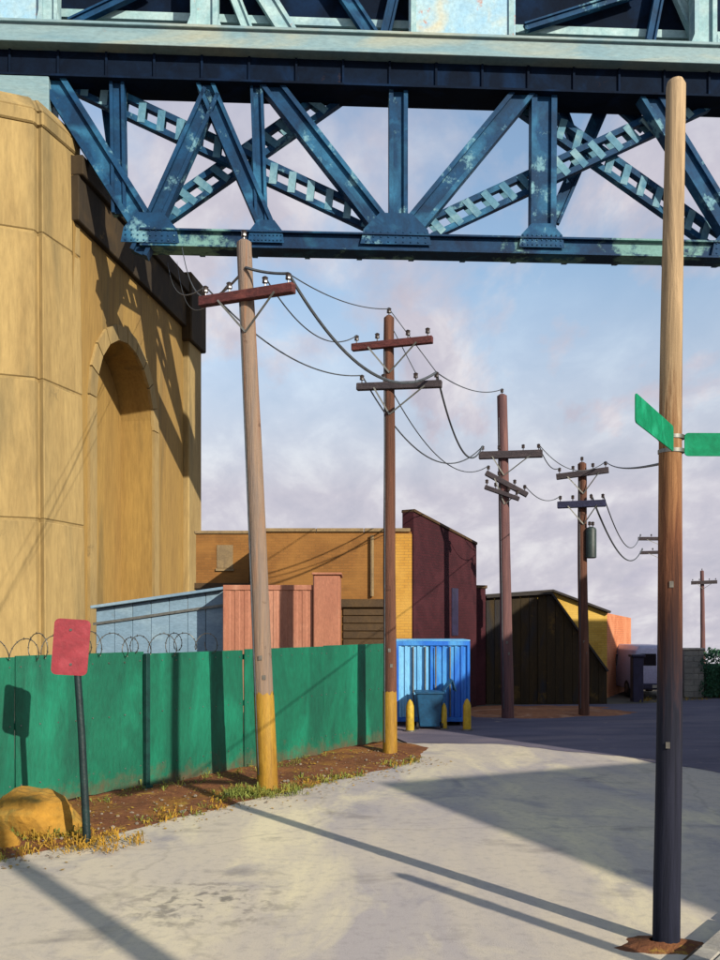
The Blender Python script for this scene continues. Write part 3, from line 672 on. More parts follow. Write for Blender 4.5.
for i in range(NP0, NP1):
    o = fboard(i - NP0)
    o.location = ((i + 0.5) * PW - 0.95, random.uniform(-0.012, 0.012), 0); o.rotation_euler = (R(random.uniform(-0.7, 0.5)), 0, R(random.uniform(-0.5, 0.5)))
    sm_ = MB()
    for zz_ in (0.40, 1.2, 2.0):
        for q_ in range(8):
            sm_.tube([(-PW / 2 + 0.08 + q_ * (PW - 0.16) / 7, -0.022, zz_ + random.uniform(-0.015, 0.015)), (-PW / 2 + 0.08 + q_ * (PW - 0.16) / 7, 0.0, zz_)], 0.011, 6)
    sc__ = sm_.build('screw_head', M_galv, o, base=(0, 0, 0)); sc__['kind'] = 'stuff'
    if i in (1,) or i < -1:
        mb = MB(); x = i * PW - 0.95
        mb.box((x, -0.07, 1.02), (0.075, 0.075, 2.2)); mb.box((x, -0.07, 0.05), (0.14, 0.12, 0.1))
        mb.build('post', M_fpost, fence, base=(0, 0, 0), bevel=0.006)
for z in (0.35, 1.15, 1.95):
    mb = MB(); mb.b2((NP0 * PW - 0.95, 0.035, z), (NP1 * PW - 0.96, 0.085, z + 0.09)); mb.build('rail', M_fpost, fence, base=(0, 0, 0))
# razor wire coil
mb = MB(); pts = []
xa, xb = NP0 * PW, 2.7
turns = int((xb - xa) / 0.30); nn = 18
for i in range(turns * nn + 1):
    t = i / nn; a = 2 * math.pi * t
    rj = 0.155 + 0.03 * math.sin(t * 1.7) + 0.02 * math.sin(t * 4.1)
    pts.append((xa + (xb - xa) * t / turns + 0.10 * math.sin(t * 2.3), 0.02 + rj * math.cos(a), FH + 0.13 + rj * math.sin(a) + 0.02 * math.sin(t * 0.9)))
mb.tube(pts, 0.007, 5)
rw = mb.build('razor_wire', M_wire, fence, base=(0, 0, 0), smooth=True)
bb = MB()
for i in range(0, len(pts), 2):
    p = Vector(pts[i]); q = Vector(pts[min(i + 1, len(pts) - 1)]); a = (q - p)
    if a.length < 1e-4: continue
    c = a.normalized().cross(Vector((1, 0, 0.2))).normalized()
    bb.box(p, (0.008, 0.008, 0.035), Matrix((a.normalized().cross(c), a.normalized(), c)).transposed())
b_ = bb.build('barb', M_wire, rw, base=(0, 0, 0)); b_['kind'] = 'stuff'

# ------------------------------------------------------------------ utility poles
def insulator(mb, p):
    p = Vector(p)
    mb.tube([p, p + Vector((0, 0, 0.06)), p + Vector((0, 0, 0.07)), p + Vector((0, 0, 0.13)), p + Vector((0, 0, 0.15)), p + Vector((0, 0, 0.17))], [0.012, 0.012, 0.045, 0.04, 0.05, 0.02], 8)
def pole(bpx, bpy, tpx, tpy, d, r0, r1, m, label, arms, guard=None, name='utility_pole', group=None, extra=None):
    b = Vector((PX(bpx, d), d, 0)); t = P(tpx, tpy, d)
    th = thing(name, tuple(b), label, 'utility pole', group)
    mb = MB(); n = 14; pts = []; rad = []
    for i in range(n + 1):
        k = i / n; q = b.lerp(t, k) if i else b - Vector((0, 0, 0.3))
        q = q + Vector((0.02 * fbm(k * 3, bpx, 1, 1), 0.02 * fbm(k * 3, bpx, 1, 5), 0)) * (0 < i < n)
        pts.append(q); rad.append(r0 + (r1 - r0) * k)
    pts.append(t + Vector((0, 0, 0.05))); rad.append(r1 * 0.45)
    mb.tube(pts, rad, 14); mb.build('shaft', m, th, smooth=True)
    att = []
    for (xa_, ya, xb_, yb, dd, th_, mm) in arms:
        # arm ends: left farther, right nearer by dd
        pa = P(xa_, ya, d + dd); pb = P(xb_, yb, d - dd)
        off = Vector((0, -1, 0)) * (r1 + th_ * 0.4)
        mid = (pa + pb) / 2
        k = (mid.z - b.z) / (t.z - b.z); ax = b.lerp(t, k)
        pa += off; pb += off
        mb = MB(); mb.beam(pa, pb, th_ * 1.15, th_, (0, -1, 0)); arm = mb.build('crossarm', mm, th, bevel=0.01)
        tips = []
        for kk in (0.06, 0.32, 0.70, 0.94):
            q = pa.lerp(pb, kk) + Vector((0, 0, th_ * 0.55)); im = MB(); insulator(im, q); im.build('insulator', M_insul, arm, smooth=True)
            tips.append(q + Vector((0, 0, 0.16)))
        # flat braces
        cz = Vector((ax.x, ax.y - r1 - 0.02, mid.z - 0.55))
        if th_ > 0.1:
            for kk in (0.2, 0.8):
                mb = MB(); mb.beam(pa.lerp(pb, kk) - Vector((0, th_ * 0.6, th_ * 0.3)), cz, 0.03, 0.012, (0, -1, 0)); mb.build('arm_brace', m if False else M_galv, th)
        att.append(tips)
    if guard:
        k = guard / (t.z)
        mb = MB(); nq = 40
        for lv in range(4):
            for q in range(nq):
                an = 2 * math.pi * q / nq; kk = [0.0, 0.4, 0.9, 1.0][lv]
                if lv == 3: kk += 0.05 * fbm(math.cos(an) * 3, math.sin(an) * 3, 1.0, 4.0) + random.uniform(-0.012, 0.012)
                ce_ = b.lerp(t, k * kk); rq = r0 + (r1 - r0) * k * kk + (0.007 if lv < 3 else 0.005)
                if lv == 0: ce_ = ce_ - Vector((0, 0, 0.1))
                mb.v.append(ce_ + Vector((math.cos(an) * rq, math.sin(an) * rq, 0)))
        for lv in range(3):
            for q in range(nq):
                a_ = lv * nq + q; c_ = lv * nq + (q + 1) % nq; mb.f.append([a_, c_, c_ + nq, a_ + nq])
        mb.build('yellow_guard', M_yellow, th, smooth=True)
    if d < 26:
        gw_ = []
        for q in range(9):
            kk = 0.03 + 0.9 * q / 8; rq = r0 + (r1 - r0) * kk + 0.008; gw_.append(b.lerp(t, kk) + Vector((-0.75 * rq, -0.66 * rq, 0)))
        mb = MB(); mb.tube(gw_, 0.011, 6); mb.build('ground_wire', M_cable, th, smooth=True)
        for zq, dxq in ((1.75, 0.2), (2.05, -0.1)):
            kk = zq / t.z; rq = r0 + (r1 - r0) * kk + 0.004; ce_ = b.lerp(t, kk)
            mb = MB(); mb.box(ce_ + Vector((dxq * rq, -rq, 0)), (0.055, 0.006, 0.07)); mb.build('metal_tag', M_tag, th)
    # top pin
    mb = MB(); insulator(mb, t + Vector((0, 0, 0.03))); mb.build('top_insulator', M_insul, th, smooth=True)
    return th, t + Vector((0, 0, 0.18)), att

p1, t1, a1_ = pole(268, 790, 244, 243, 13.93, 0.155, 0.115, M_wood1, 'leaning tan grey utility pole with one maroon crossarm and yellow painted foot', [(202, 306, 295, 292, 0.30, 0.13, M_arm)], guard=1.50)
p2, t2, a2_ = pole(390, 755, 389, 318, 17.6, 0.135, 0.10, M_wood2, 'reddish brown utility pole with two crossarms at the end of the green fence', [(352, 350, 432, 342, 0.25, 0.12, M_arm), (357, 389, 441, 386, 0.25, 0.12, M_arm2)], guard=1.25)
p3, t3, a3_ = pole(508, 718, 502, 396, 24.4, 0.17, 0.135, M_wood3, 'dusky utility pole with slanted lower brackets beside the maroon wall', [(478, 457, 541, 455, 0.2, 0.17, M_arm2), (485, 474, 526, 496, 0.15, 0.12, M_arm2), (484, 488, 518, 500, 0.15, 0.10, M_arm2)])
p4, t4, a4_ = pole(584, 715.6, 582, 464, 25.0, 0.15, 0.12, M_wood2, 'short brown utility pole carrying a dark transformer can', [(555, 478, 607, 471, 0.2, 0.14, M_arm2), (556, 506, 604, 504, 0.2, 0.16, M_arm3)])
# transformer can
tc_ = P(591, 543, 24.85); mb = MB()
mb.tube([tc_ + Vector((0, 0, -0.42)), tc_ + Vector((0, 0, -0.40)), tc_ + Vector((0, 0, 0.36)), tc_ + Vector((0, 0, 0.42)), tc_ + Vector((0, 0, 0.45))], [0.12, 0.15, 0.15, 0.12, 0.04], 14)
tr = mb.build('transformer', M_trans, p4, smooth=True)
mb = MB(); insulator(mb, tc_ + Vector((0.05, 0, 0.42))); insulator(mb, tc_ + Vector((-0.05, -0.04, 0.42))); mb.build('bushing', M_insul, tr, smooth=True)
p5, t5, a5_ = pole(668, 672, 667, 522, 52, 0.15, 0.11, M_wood3, 'distant utility pole with two grey crossarms behind the street sign pole', [(637, 539, 679, 539, 0.3, 0.17, M_arm2), (639, 553, 679, 552, 0.3, 0.16, M_arm2)])
p6, t6, a6_ = pole(703, 660, 702, 571, 75, 0.2, 0.15, M_wood3, 'far off utility pole with single crossarm rising beyond the hedge', [(690, 583, 716, 582, 0.3, 0.25, M_arm2)])
for q in (p5, p6):
    q.location.z = ground_z(q.location.x, q.location.y)
    for ch in q.children: ch.location.z = -q.location.z
    # lengthen the shaft into the falling ground
for th, zz in ((p5, p5.location.z), (p6, p6.location.z)):
    mb = MB(); x, y = th.location.x, th.location.y
    mb.tube([(x, y, zz - 0.3), (x, y, 0.05)], 0.2 if th is p6 else 0.155, 10); o = mb.build('shaft_foot', M_wood3, th, base=(x, y, zz), smooth=True)

def cable(name, pts, sag, r, label, m=None):
    m = m or M_cable
    full = []
    for (a, b), sg in zip(zip(pts[:-1], pts[1:]), sag):
        a = Vector(a); b = Vector(b)
        for i in range(25):
            k = i / 24
            q = a.lerp(b, k); q.z -= 4 * sg * k * (1 - k)
            if full and i == 0: continue
            full.append(q)
    base = full[0]
    mb = MB(); mb.tube(full, r, 6)
    o = mb.build(name, m, None, base=tuple(base), smooth=True)
    return tag(o, label, 'cable', 'overhead wires along the pole line')
# cables between pole tops and crossarms
A1, A2, A2b, A3, A3b, A4, A4b = a1_[0], a2_[0], a2_[1], a3_[0], a3_[1], a4_[0], a4_[1]
back_l = P(90, 170, 11.0); back_r = P(60, 90, 9.0); back_c = P(-60, 90, 9.5)
cable('cable', [WP(12.6, 0.3, PZ(262, 63.5)), A1[0]], [0.9], 0.012, 'black wire sagging from the concrete pier to the left end of the maroon crossarm')
cable('cable', [WP(14.6, 0.3, PZ(262, 65.5)), A1[1]], [1.6], 0.012, 'lower black wire sagging from the concrete pier to the maroon crossarm beside the tan pole')
cable('service_cable', [BP(182, 247, -0.3), t1 - Vector((-0.05, 0.15, 0.62)), A1[3]], [1.4, 0.03], 0.024, 'thick grey cable from the bridge chord passing the head of the tan pole')
cable('service_cable', [A1[3], A2b[3]], [0.75], 0.026, 'thick dark cable drooping from the maroon crossarm end to the lower dark crossarm')
cable('cable', [A1[3], t2], [0.15], 0.010, 'thin wire from maroon crossarm end up to the brown pole top')
cable('cable', [A1[2], A2[0]], [0.45], 0.011, 'thin wire drooping between the maroon crossarm and the left upper arm of brown pole')
cable('cable', [A1[0], A2b[0]], [0.40], 0.013, 'black wire drooping from left end of maroon crossarm to left end of dark arm')
cable('guy_wire', [t2, A2b[3]], [0.0], 0.009, 'short taut wire from brown pole top down to its lower arm')
cable('guy_wire', [t2 - Vector((0, 0, 0.25)), A2b[2]], [0.0], 0.009, 'second short taut wire beside the brown pole head')
cable('cable', [A2b[3], t3], [0.20], 0.012, 'thin wire from dark lower arm to the top of the dusky pole')
cable('service_cable', [A2b[3], A3[0]], [0.85], 0.022, 'thick drooping cable from lower dark arm to dusky pole crossarm')
cable('cable', [A2b[0], A3[0]], [1.0], 0.016, 'long drooping wire from left end of lower dark arm to dusky pole')
cable('cable', [A2b[1], A3b[0]], [0.8], 0.012, 'thin drooping wire from lower dark arm to dusky pole lower bracket')
cable('cable', [A3[3], A4[0]], [0.25], 0.014, 'short wire dipping from the dusky crossarm to the short pole upper arm')
cable('cable', [A3[3] , A4[3]], [0.45], 0.012, 'wire dipping past the short pole to the right end of its upper arm')
cable('cable', [A3b[3], A4b[0]], [0.25], 0.012, 'wire from slanted bracket to the blue lower arm of the short pole')
fp_tie = P(664, 463, 7.35)
cable('cable', [A4[3], fp_tie], [0.10], 0.012, 'taut grey wire from short pole to the street sign pole')
cable('cable', [A4b[3], a5_[0][0]], [1.1], 0.02, 'wire from blue arm drooping to the distant grey crossarm')
cable('service_cable', [A4b[2], a5_[1][0]], [1.2], 0.03, 'thick cable from blue arm drooping to the lowest distant crossarm')

# ------------------------------------------------------------------ street sign pole (foreground)
D0 = 7.25
b0 = Vector((PX(666, D0), D0, 0.0))
tp = P(675, 86, D0)
M_fpole = bpy.data.materials.new('dark_foot_pole'); M_fpole.use_nodes = True  # colour runs from blue-black at the foot to pale tan at the top
t = M_fpole.node_tree; bs = t.nodes['Principled BSDF']; bs.inputs['Roughness'].default_value = 0.9; bs.inputs['Specular IOR Level'].default_value = 0.25
tcn = N(t, 'ShaderNodeTexCoord'); sp = N(t, 'ShaderNodeSeparateXYZ'); t.links.new(tcn.outputs['Object'], sp.inputs[0])
mpn = N(t, 'ShaderNodeMapping'); mpn.inputs['Scale'].default_value = (9, 9, 0.55); t.links.new(tcn.outputs['Object'], mpn.inputs[0])
n1 = N(t, 'ShaderNodeTexNoise'); n1.inputs['Scale'].default_value = 2.2; n1.inputs['Detail'].default_value = 9; n1.inputs['Roughness'].default_value = 0.65; n1.inputs['Distortion'].default_value = 0.6; t.links.new(mpn.outputs[0], n1.inputs['Vector'])
jt = N(t, 'ShaderNodeMath', operation='MULTIPLY_ADD'); t.links.new(n1.outputs['Fac'], jt.inputs[0]); jt.inputs[1].default_value = 2.2; t.links.new(sp.outputs[2], jt.inputs[2])
dv = N(t, 'ShaderNodeMath', operation='DIVIDE'); t.links.new(jt.outputs[0], dv.inputs[0]); dv.inputs[1].default_value = 8.2
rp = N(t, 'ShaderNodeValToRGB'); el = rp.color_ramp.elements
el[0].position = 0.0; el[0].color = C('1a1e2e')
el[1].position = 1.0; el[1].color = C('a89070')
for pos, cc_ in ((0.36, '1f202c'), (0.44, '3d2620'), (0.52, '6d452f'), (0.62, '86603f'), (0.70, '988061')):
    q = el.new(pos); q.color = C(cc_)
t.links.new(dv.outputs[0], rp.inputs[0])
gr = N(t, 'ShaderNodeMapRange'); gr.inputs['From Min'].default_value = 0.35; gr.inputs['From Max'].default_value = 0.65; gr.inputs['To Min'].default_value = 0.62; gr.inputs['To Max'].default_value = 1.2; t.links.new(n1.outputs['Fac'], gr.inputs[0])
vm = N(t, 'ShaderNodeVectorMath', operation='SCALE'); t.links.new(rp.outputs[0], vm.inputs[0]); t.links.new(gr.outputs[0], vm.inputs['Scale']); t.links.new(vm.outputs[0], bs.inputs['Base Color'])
bp = N(t, 'ShaderNodeBump'); bp.inputs['Strength'].default_value = 0.7; bp.inputs['Distance'].default_value = 0.02; t.links.new(n1.outputs['Fac'], bp.inputs['Height']); t.links.new(bp.outputs[0], bs.inputs['Normal'])
sgp = thing('street_sign_pole', tuple(b0), 'thick timber pole dark below and pale above with two green street blades', 'pole')
mb = MB(); pts = []; rad = []
for i in range(17):
    k = i / 16; q = b0.lerp(tp, k)
    q += Vector((0.012 * math.sin(k * 7), 0.01 * math.sin(k * 5 + 1), 0)) if i else Vector((0, 0, -0.15))
    pts.append(q); rad.append(0.108 - 0.032 * k)
pts += [tp + Vector((0, 0, 0.04)), tp + Vector((0, 0, 0.06))]; rad += [0.06, 0.025]
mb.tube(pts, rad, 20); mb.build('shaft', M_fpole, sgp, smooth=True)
zs = PZ(446, D0); k = (zs - b0.z) / (tp.z - b0.z); ax = b0.lerp(tp, k)
def blade(p0, dirv, ln, z, h, name='street_blade'):
    dirv = Vector((dirv[0], dirv[1], 0)).normalized(); nv = Vector((dirv.y, -dirv.x, 0)); zz = Vector((0, 0, 1))
    mb = MB(); pr = []
    rC = 0.03
    for (cx_, cz_, st) in ((ln - rC, h / 2 - rC, 0), (rC, h / 2 - rC, 90), (rC, -h / 2 + rC, 180), (ln - rC, -h / 2 + rC, 270)):
        for q in (0, 30, 60, 90):
            a = R(st + q); pr.append((cx_ + rC * math.cos(a), cz_ + rC * math.sin(a)))
    a = [Vector((p0[0], p0[1], z)) + dirv * x + zz * y - nv * 0.004 for x, y in pr]; b = [q + nv * 0.008 for q in a]; n = len(a)
    mb.add(a + b, [tuple(range(n)), tuple(range(2 * n - 1, n - 1, -1))] + [(i, (i + 1) % n, n + (i + 1) % n, n + i) for i in range(n)])
    return mb.build(name, M_blade, sgp)
blade((ax.x + 0.085, ax.y - 0.06), (1, 0.02), 0.95, zs, 0.185)
blade((ax.x - 0.03, ax.y - 0.13), (-0.62, -1.05), 1.22, zs + 0.03, 0.20)
mb = MB(); mb.tube([(ax.x, ax.y, zs - 0.06), (ax.x, ax.y, zs - 0.03)], 0.104, 18); mb.tube([(ax.x, ax.y, zs + 0.05), (ax.x, ax.y, zs + 0.08)], 0.103, 18)
mb.build('clamp_band', M_galv, sgp, smooth=True)
mb = MB(); mb.tube([(fp_tie.x - 0.02, fp_tie.y - 0.02, fp_tie.z), (fp_tie.x + 0.06, fp_tie.y - 0.06, fp_tie.z)], 0.02, 8); mb.build('cable_hook', M_galv, sgp, smooth=True)
for zq, aq in ((1.62, -0.35), (2.9, -0.2)):
    kq = (zq - b0.z) / (tp.z - b0.z); cq = b0.lerp(tp, kq); rq = 0.108 - 0.032 * kq
    mb = MB(); mb.box(cq + Vector((math.sin(aq) * rq, -math.cos(aq) * rq - 0.002, 0)), (0.032, 0.005, 0.05), Matrix.Rotation(aq, 3, 'Z')); mb.build('metal_tag', M_tag, sgp)
mb = MB(); nq = 36
for lv in range(5):
    for q in range(nq):
        an = 2 * math.pi * q / nq; k = lv / 4; rq = (0.09 + 0.20 * k) * (1 + 0.35 * k * fbm(math.cos(an) * 1.5, math.sin(an) * 1.5, 1.0, 7.0))
        mb.v.append(Vector((b0.x - 0.03 + math.cos(an) * rq * 1.25, b0.y - 0.02 + math.sin(an) * rq * 0.8, 0.05 * (1 - k) ** 1.3 + 0.008 * fbm(an * 3, k * 4, 1, 2) * (1 - k) - (0.006 if lv == 4 else 0))))
for lv in range(4):
    for q in range(nq):
        a_ = lv * nq + q; c_ = lv * nq + (q + 1) % nq; mb.f.append([a_, a_ + nq, c_ + nq, c_])
tag(mb.build('dirt_mound', M_dirt, None, base=(b0.x, b0.y, 0), smooth=True), 'small brown dirt mound around the foot of the street sign pole', 'dirt mound')
# ------------------------------------------------------------------ red sign
DS = EYE * F / (845 - HOR)
sb = Vector((PX(87, DS), DS, 0.03)); st_ = P(74, 622, DS)
sg = thing('road_sign', tuple(sb), 'small red rounded sign on a leaning dark post by the fence', 'sign')
mb = MB(); a = (st_ - sb).normalized(); mb.tube([sb - a * 0.2, sb.lerp(st_, 0.5) + Vector((0.012, 0, 0)), sb + a * ((st_ - sb).length + 0.0)], [0.05, 0.045, 0.04], 10); mb.build('post', M_signpost, sg, smooth=True)
mb = MB(); c = P(72.5, 647, DS) + Vector((0, -0.06, 0)); hw, hh, rC = 0.195, 0.325, 0.06
tilt = R(-4); pr = []
for (cx_, cz_, s_) in ((hw - rC, hh - rC, 0), (-hw + rC, hh - rC, 90), (-hw + rC, -hh + rC, 180), (hw - rC, -hh + rC, 270)):
    for q in (0, 22, 45, 67, 90):
        an = R(s_ + q); pr.append((cx_ + rC * math.cos(an), cz_ + rC * math.sin(an)))
fr = [c + Vector((x * math.cos(tilt) + z * math.sin(tilt) * -1, 0, z * math.cos(tilt) + x * math.sin(tilt))) for x, z in pr]
fr = [Vector((q.x, q.y + 0.25 * (q.x - c.x), q.z)) for q in fr]
n = len(fr); bk = [q + Vector((0, 0.008, 0)) for q in fr]
mb.add(fr + bk, [tuple(range(n)), tuple(range(2 * n - 1, n - 1, -1))] + [(i, (i + 1) % n, n + (i + 1) % n, n + i) for i in range(n)])
pl = mb.build('sign_plate', M_red, sg)
mb = MB()
for zq in (0.2, -0.2): mb.tube([c + Vector((0, -0.010, zq)), c + Vector((0, 0.03, zq))], 0.016, 8)
mb.build('bolt', M_galv, pl, smooth=True)

# ------------------------------------------------------------------ boulder, weeds, pebbles
def boulder(cx_, cy_, z0, sx, sy, sz, seed, name, label):
    rg = random.Random(int(seed * 10)); planes = [(Vector((rg.gauss(0, 1), rg.gauss(-0.3, 1), rg.gauss(0.35, 0.8))), rg.uniform(0.66, 0.92)) for _ in range(22)]
    bm = bmesh.new(); bmesh.ops.create_icosphere(bm, subdivisions=4, radius=1)
    for v in bm.verts:
        d = v.co.normalized(); k = 1 + 0.34 * mnoise.fractal(d * 1.3 + Vector((seed, 0, seed)), 1, 2, 4)
        # chisel planes
        for pn, pd in planes:
            pp = pn.normalized(); dt = d.dot(pp) * k
            if dt > pd: k *= pd / dt
        k += 0.045 * mnoise.fractal(d * 5.0 + Vector((seed, 3, 1)), 0.8, 2, 5)
        v.co = Vector((d.x * k * sx, d.y * k * sy, d.z * k * sz))
    me = bpy.data.meshes.new(name); bm.to_mesh(me); bm.free(); me.materials.append(M_boulder)
    o = bpy.data.objects.new(name, me); scene.collection.objects.link(o); o.location = (cx_, cy_, z0)
    tag(o, label, 'rock'); return o
boulder(PX(33, 10.9), 11.1, 0.16, 0.60, 0.46, 0.50, 2.0, 'boulder', 'large ochre yellow boulder on the dirt beside the red sign')
boulder(PX(-6, 10.4), 10.35, 0.08, 0.30, 0.26, 0.24, 5.0, 'boulder', 'small ochre rock at the road edge next to the large boulder')

def tufts(name, spots, m, hmin, hmax, wd, label=None):
    mb = MB()
    for (x, y, z) in spots:
        big = random.random() ** 2; nb = random.randint(4, 9)
        for _ in range(nb):
            a = random.uniform(0, 2 * math.pi); ln = (hmin + (hmax - hmin) * big) * random.uniform(0.5, 1.25); lean = random.uniform(0.2, 1.25)
            o = Vector((x + random.gauss(0, 0.035), y + random.gauss(0, 0.035), z))
            d = Vector((math.cos(a), math.sin(a), 0)); tw = random.uniform(0, 3.14); sd = Vector((math.cos(tw), math.sin(tw), 0)) * wd * random.uniform(0.4, 1.3)
            m1 = o + d * ln * lean * 0.4 + Vector((0, 0, ln * 0.62 / (0.6 + lean * 0.6))); tip = o + d * ln * lean + Vector((random.gauss(0, 0.02), 0, ln * max(0.12, 0.95 - lean * 0.6)))
            mb.add([o - sd * 0.4, o + sd * 0.4, m1 + sd, m1 - sd, tip], [(0, 1, 2, 3), (3, 2, 4)])
    o = mb.build(name, m); o['kind'] = 'stuff'
    o['label'] = label; o['category'] = 'weeds'
    return o
sp_g, sp_y = [], []
for _ in range(520):
    s = random.uniform(-6, 6.6); we = edge_w(s)
    wd = we - abs(random.gauss(0, 0.30)) + 0.03
    if fbm(s, 7.0, 0.8, 3) < -0.05 and random.random() < 0.8: continue
    p = verge_pt(s, wd); (sp_y if random.random() < (0.8 if s < 1.5 else 0.4) else sp_g).append((p.x, p.y, 0.0))
for _ in range(170):
    a = random.uniform(0, 6.28); r_ = abs(random.gauss(0.25, 0.16)); b = G(262, 795); sp_g.append((b.x + r_ * math.cos(a) * 1.6 - 0.1, b.y - 0.1 + r_ * math.sin(a) * 0.9, 0.02))
for _ in range(110):
    a = random.uniform(0, 6.28); r_ = abs(random.gauss(0.3, 0.15)); sp_y.append((sb.x + 0.05 + r_ * math.cos(a) * 1.2, sb.y + r_ * math.sin(a), 0.02))
for _ in range(150):
    a = random.uniform(3.0, 6.4); r_ = random.uniform(0.45, 0.62); (sp_g if random.random() < 0.5 else sp_y).append((PX(33, 10.9) + r_ * math.cos(a), 11.1 + r_ * math.sin(a) * 0.9, 0.02))
for _ in range(120):
    s = random.uniform(-6, 6.5); p = verge_pt(s, random.uniform(0.05, 0.5)); sp_g.append((p.x, p.y, 0.05))
for _ in range(70):
    x = random.uniform(9, 14); sp_y.append((x, 28.9 + random.uniform(0, 1.2) + (x - 9) * 0.4, -0.02))
tufts('green_weeds', sp_g, M_weed, 0.03, 0.20, 0.009, 'low green weeds along the dirt verge')
tufts('dry_weeds', sp_y, M_dry, 0.03, 0.17, 0.009, 'dry yellow weeds along the verge and road edge')
mb = MB()
ico = bmesh.new(); bmesh.ops.create_icosphere(ico, subdivisions=1, radius=1); iv = [v.co.copy() for v in ico.verts]; iff = [[v.index for v in f.verts] for f in ico.faces]; ico.free()
for _ in range(900):
    s = random.uniform(-7, 6.8); wd = random.uniform(0.0, 1) ** 0.6 * (edge_w(s) + 0.35); p = verge_pt(s, wd); r_ = 0.006 + 0.028 * random.random() ** 3
    k = wd / max(0.1, edge_w(s)); z = 0.07 * (1 - min(1, k) ** 3)
    st3 = (random.uniform(0.7, 1.4), random.uniform(0.7, 1.4), random.uniform(0.5, 0.9))
    mb.add([(p.x + v.x * r_ * st3[0], p.y + v.y * r_ * st3[1], z + v.z * r_ * st3[2]) for v in iv], iff)
o = mb.build('pebbles', M_pebble); o['kind'] = 'stuff'; o['label'] = 'loose pebbles scattered over the dirt verge'; o['category'] = 'pebbles'

mb = MB()
for _ in range(1500):
    s = random.uniform(-7, 6.8); we = edge_w(s); wd = we * random.uniform(0.0, 1.0) if random.random() < 0.8 else we + abs(random.gauss(0, 0.35)); p = verge_pt(s, wd)
    k = min(1, wd / we); z = 0.006 + 0.085 * (1 - k ** 3); r_ = random.uniform(0.010, 0.032); a = random.uniform(0, 6.28); u_ = Vector((math.cos(a), math.sin(a), random.uniform(-0.3, 0.3))) * r_; v_ = Vector((-math.sin(a), math.cos(a), random.uniform(-0.4, 0.4))) * r_ * 0.55
    o = Vector((p.x, p.y, z + r_ * 0.25)); mb.add([o - u_, o + v_, o + u_, o - v_], [(0, 1, 2, 3)])
o = mb.build('leaf_litter', M_dry); o['kind'] = 'stuff'; o['label'] = 'dead leaves littered over the verge and road edge'; o['category'] = 'leaves'

# ------------------------------------------------------------------ blue site container, bin, bollards
DB = 22.5
xb0, xb1 = PX(396, DB), PX(470, DB)
ct = thing('storage_container', ((xb0 + xb1) / 2, DB, 0), 'blue steel storage container with double doors at the fence end', 'container')
hc = PZ(641, DB); dpth = 1.5; xm = xb0 + (xb1 - xb0) * 0.46
def corr(x0, x1, y, z0, z1, n, dep, name, m, parent, axis='x'):
    mb = MB(); prof = []
    stp = (x1 - x0) / n
    for i in range(n):
        q = x0 + i * stp
        prof += [(q, 0), (q + stp * 0.4, 0), (q + stp * 0.5, dep), (q + stp * 0.9, dep)]
    prof.append((x1, 0)); nn_ = len(prof)
    if axis == 'x': a = [(u_, y + v_, z0) for u_, v_ in prof] + [(u_, y + v_, z1) for u_, v_ in prof]; b = [(u_, y + 0.07, z0) for u_, v_ in prof] + [(u_, y + 0.07, z1) for u_, v_ in prof]
    else: a = [(y + v_, u_, z0) for u_, v_ in prof] + [(y + v_, u_, z1) for u_, v_ in prof]; b = [(y - 0.07, u_, z0) for u_, v_ in prof] + [(y - 0.07, u_, z1) for u_, v_ in prof]
    f = [(i, i + 1, nn_ + i + 1, nn_ + i) for i in range(nn_ - 1)]
    mb.add(a + b, f + [tuple(2 * nn_ + j for j in q[::-1]) for q in f])
    return mb.build(name, m, parent)
dl = corr(xb0 + 0.07, xm - 0.01, DB + 0.02, 0.22, hc - 0.12, 5, 0.035, 'door', M_bluel, ct)
dr = corr(xm + 0.01, xb1 - 0.07, DB + 0.02, 0.22, hc - 0.12, 6, 0.035, 'door', M_blue, ct)
for dd, xs_ in ((dl, (xm - 0.12, xm - 0.42)), (dr, (xm + 0.14, xm + 0.5))):
    for xq in xs_:
        mb = MB(); mb.tube([(xq, DB - 0.02, 0.24), (xq, DB - 0.02, hc - 0.14)], 0.018, 8)
        mb.box((xq, DB - 0.02, 1.0), (0.03, 0.05, 0.12)); mb.build('lock_bar', M_galv, dd, smooth=True)
mb = MB()
for xq in (xb0 + 0.035, xb1 - 0.035): mb.box((xq, DB + 0.05, (hc + 0.1) / 2), (0.07, 0.1, hc - 0.1))
mb.box(((xb0 + xb1) / 2, DB + 0.05, hc - 0.06), (xb1 - xb0 + 0.002, 0.104, 0.11)); mb.box(((xb0 + xb1) / 2, DB + 0.05, 0.16), (xb1 - xb0 + 0.002, 0.104, 0.11))
mb.build('frame', M_blue, ct, bevel=0.006)
corr(DB + 0.1, DB + dpth, xb1 - 0.05, 0.12, hc - 0.06, 6, 0.035, 'side_wall', M_blue, ct, 'y')
mb = MB(); mb.b2((xb0 + 0.01, DB + 0.1, 0.12), (xb0 + 0.05, DB + dpth, hc - 0.06)); mb.b2((xb0 + 0.01, DB + dpth, 0.12), (xb1 - 0.02, DB + dpth + 0.04, hc - 0.06)); mb.build('shell', M_blue, ct)
mb = MB(); mb.b2((xb0 - 0.005, DB + 0.0, hc - 0.004), (xb1 + 0.005, DB + dpth + 0.05, hc + 0.03)); mb.build('roof', M_bluel, ct, bevel=0.008)
mb = MB(); mb.b2((xb0 + 0.05, DB + 0.1, 0), (xb0 + 0.25, DB + dpth, 0.12)); mb.b2((xb1 - 0.25, DB + 0.1, 0), (xb1 - 0.05, DB + dpth, 0.12)); mb.build('skid', M_vandark, ct)
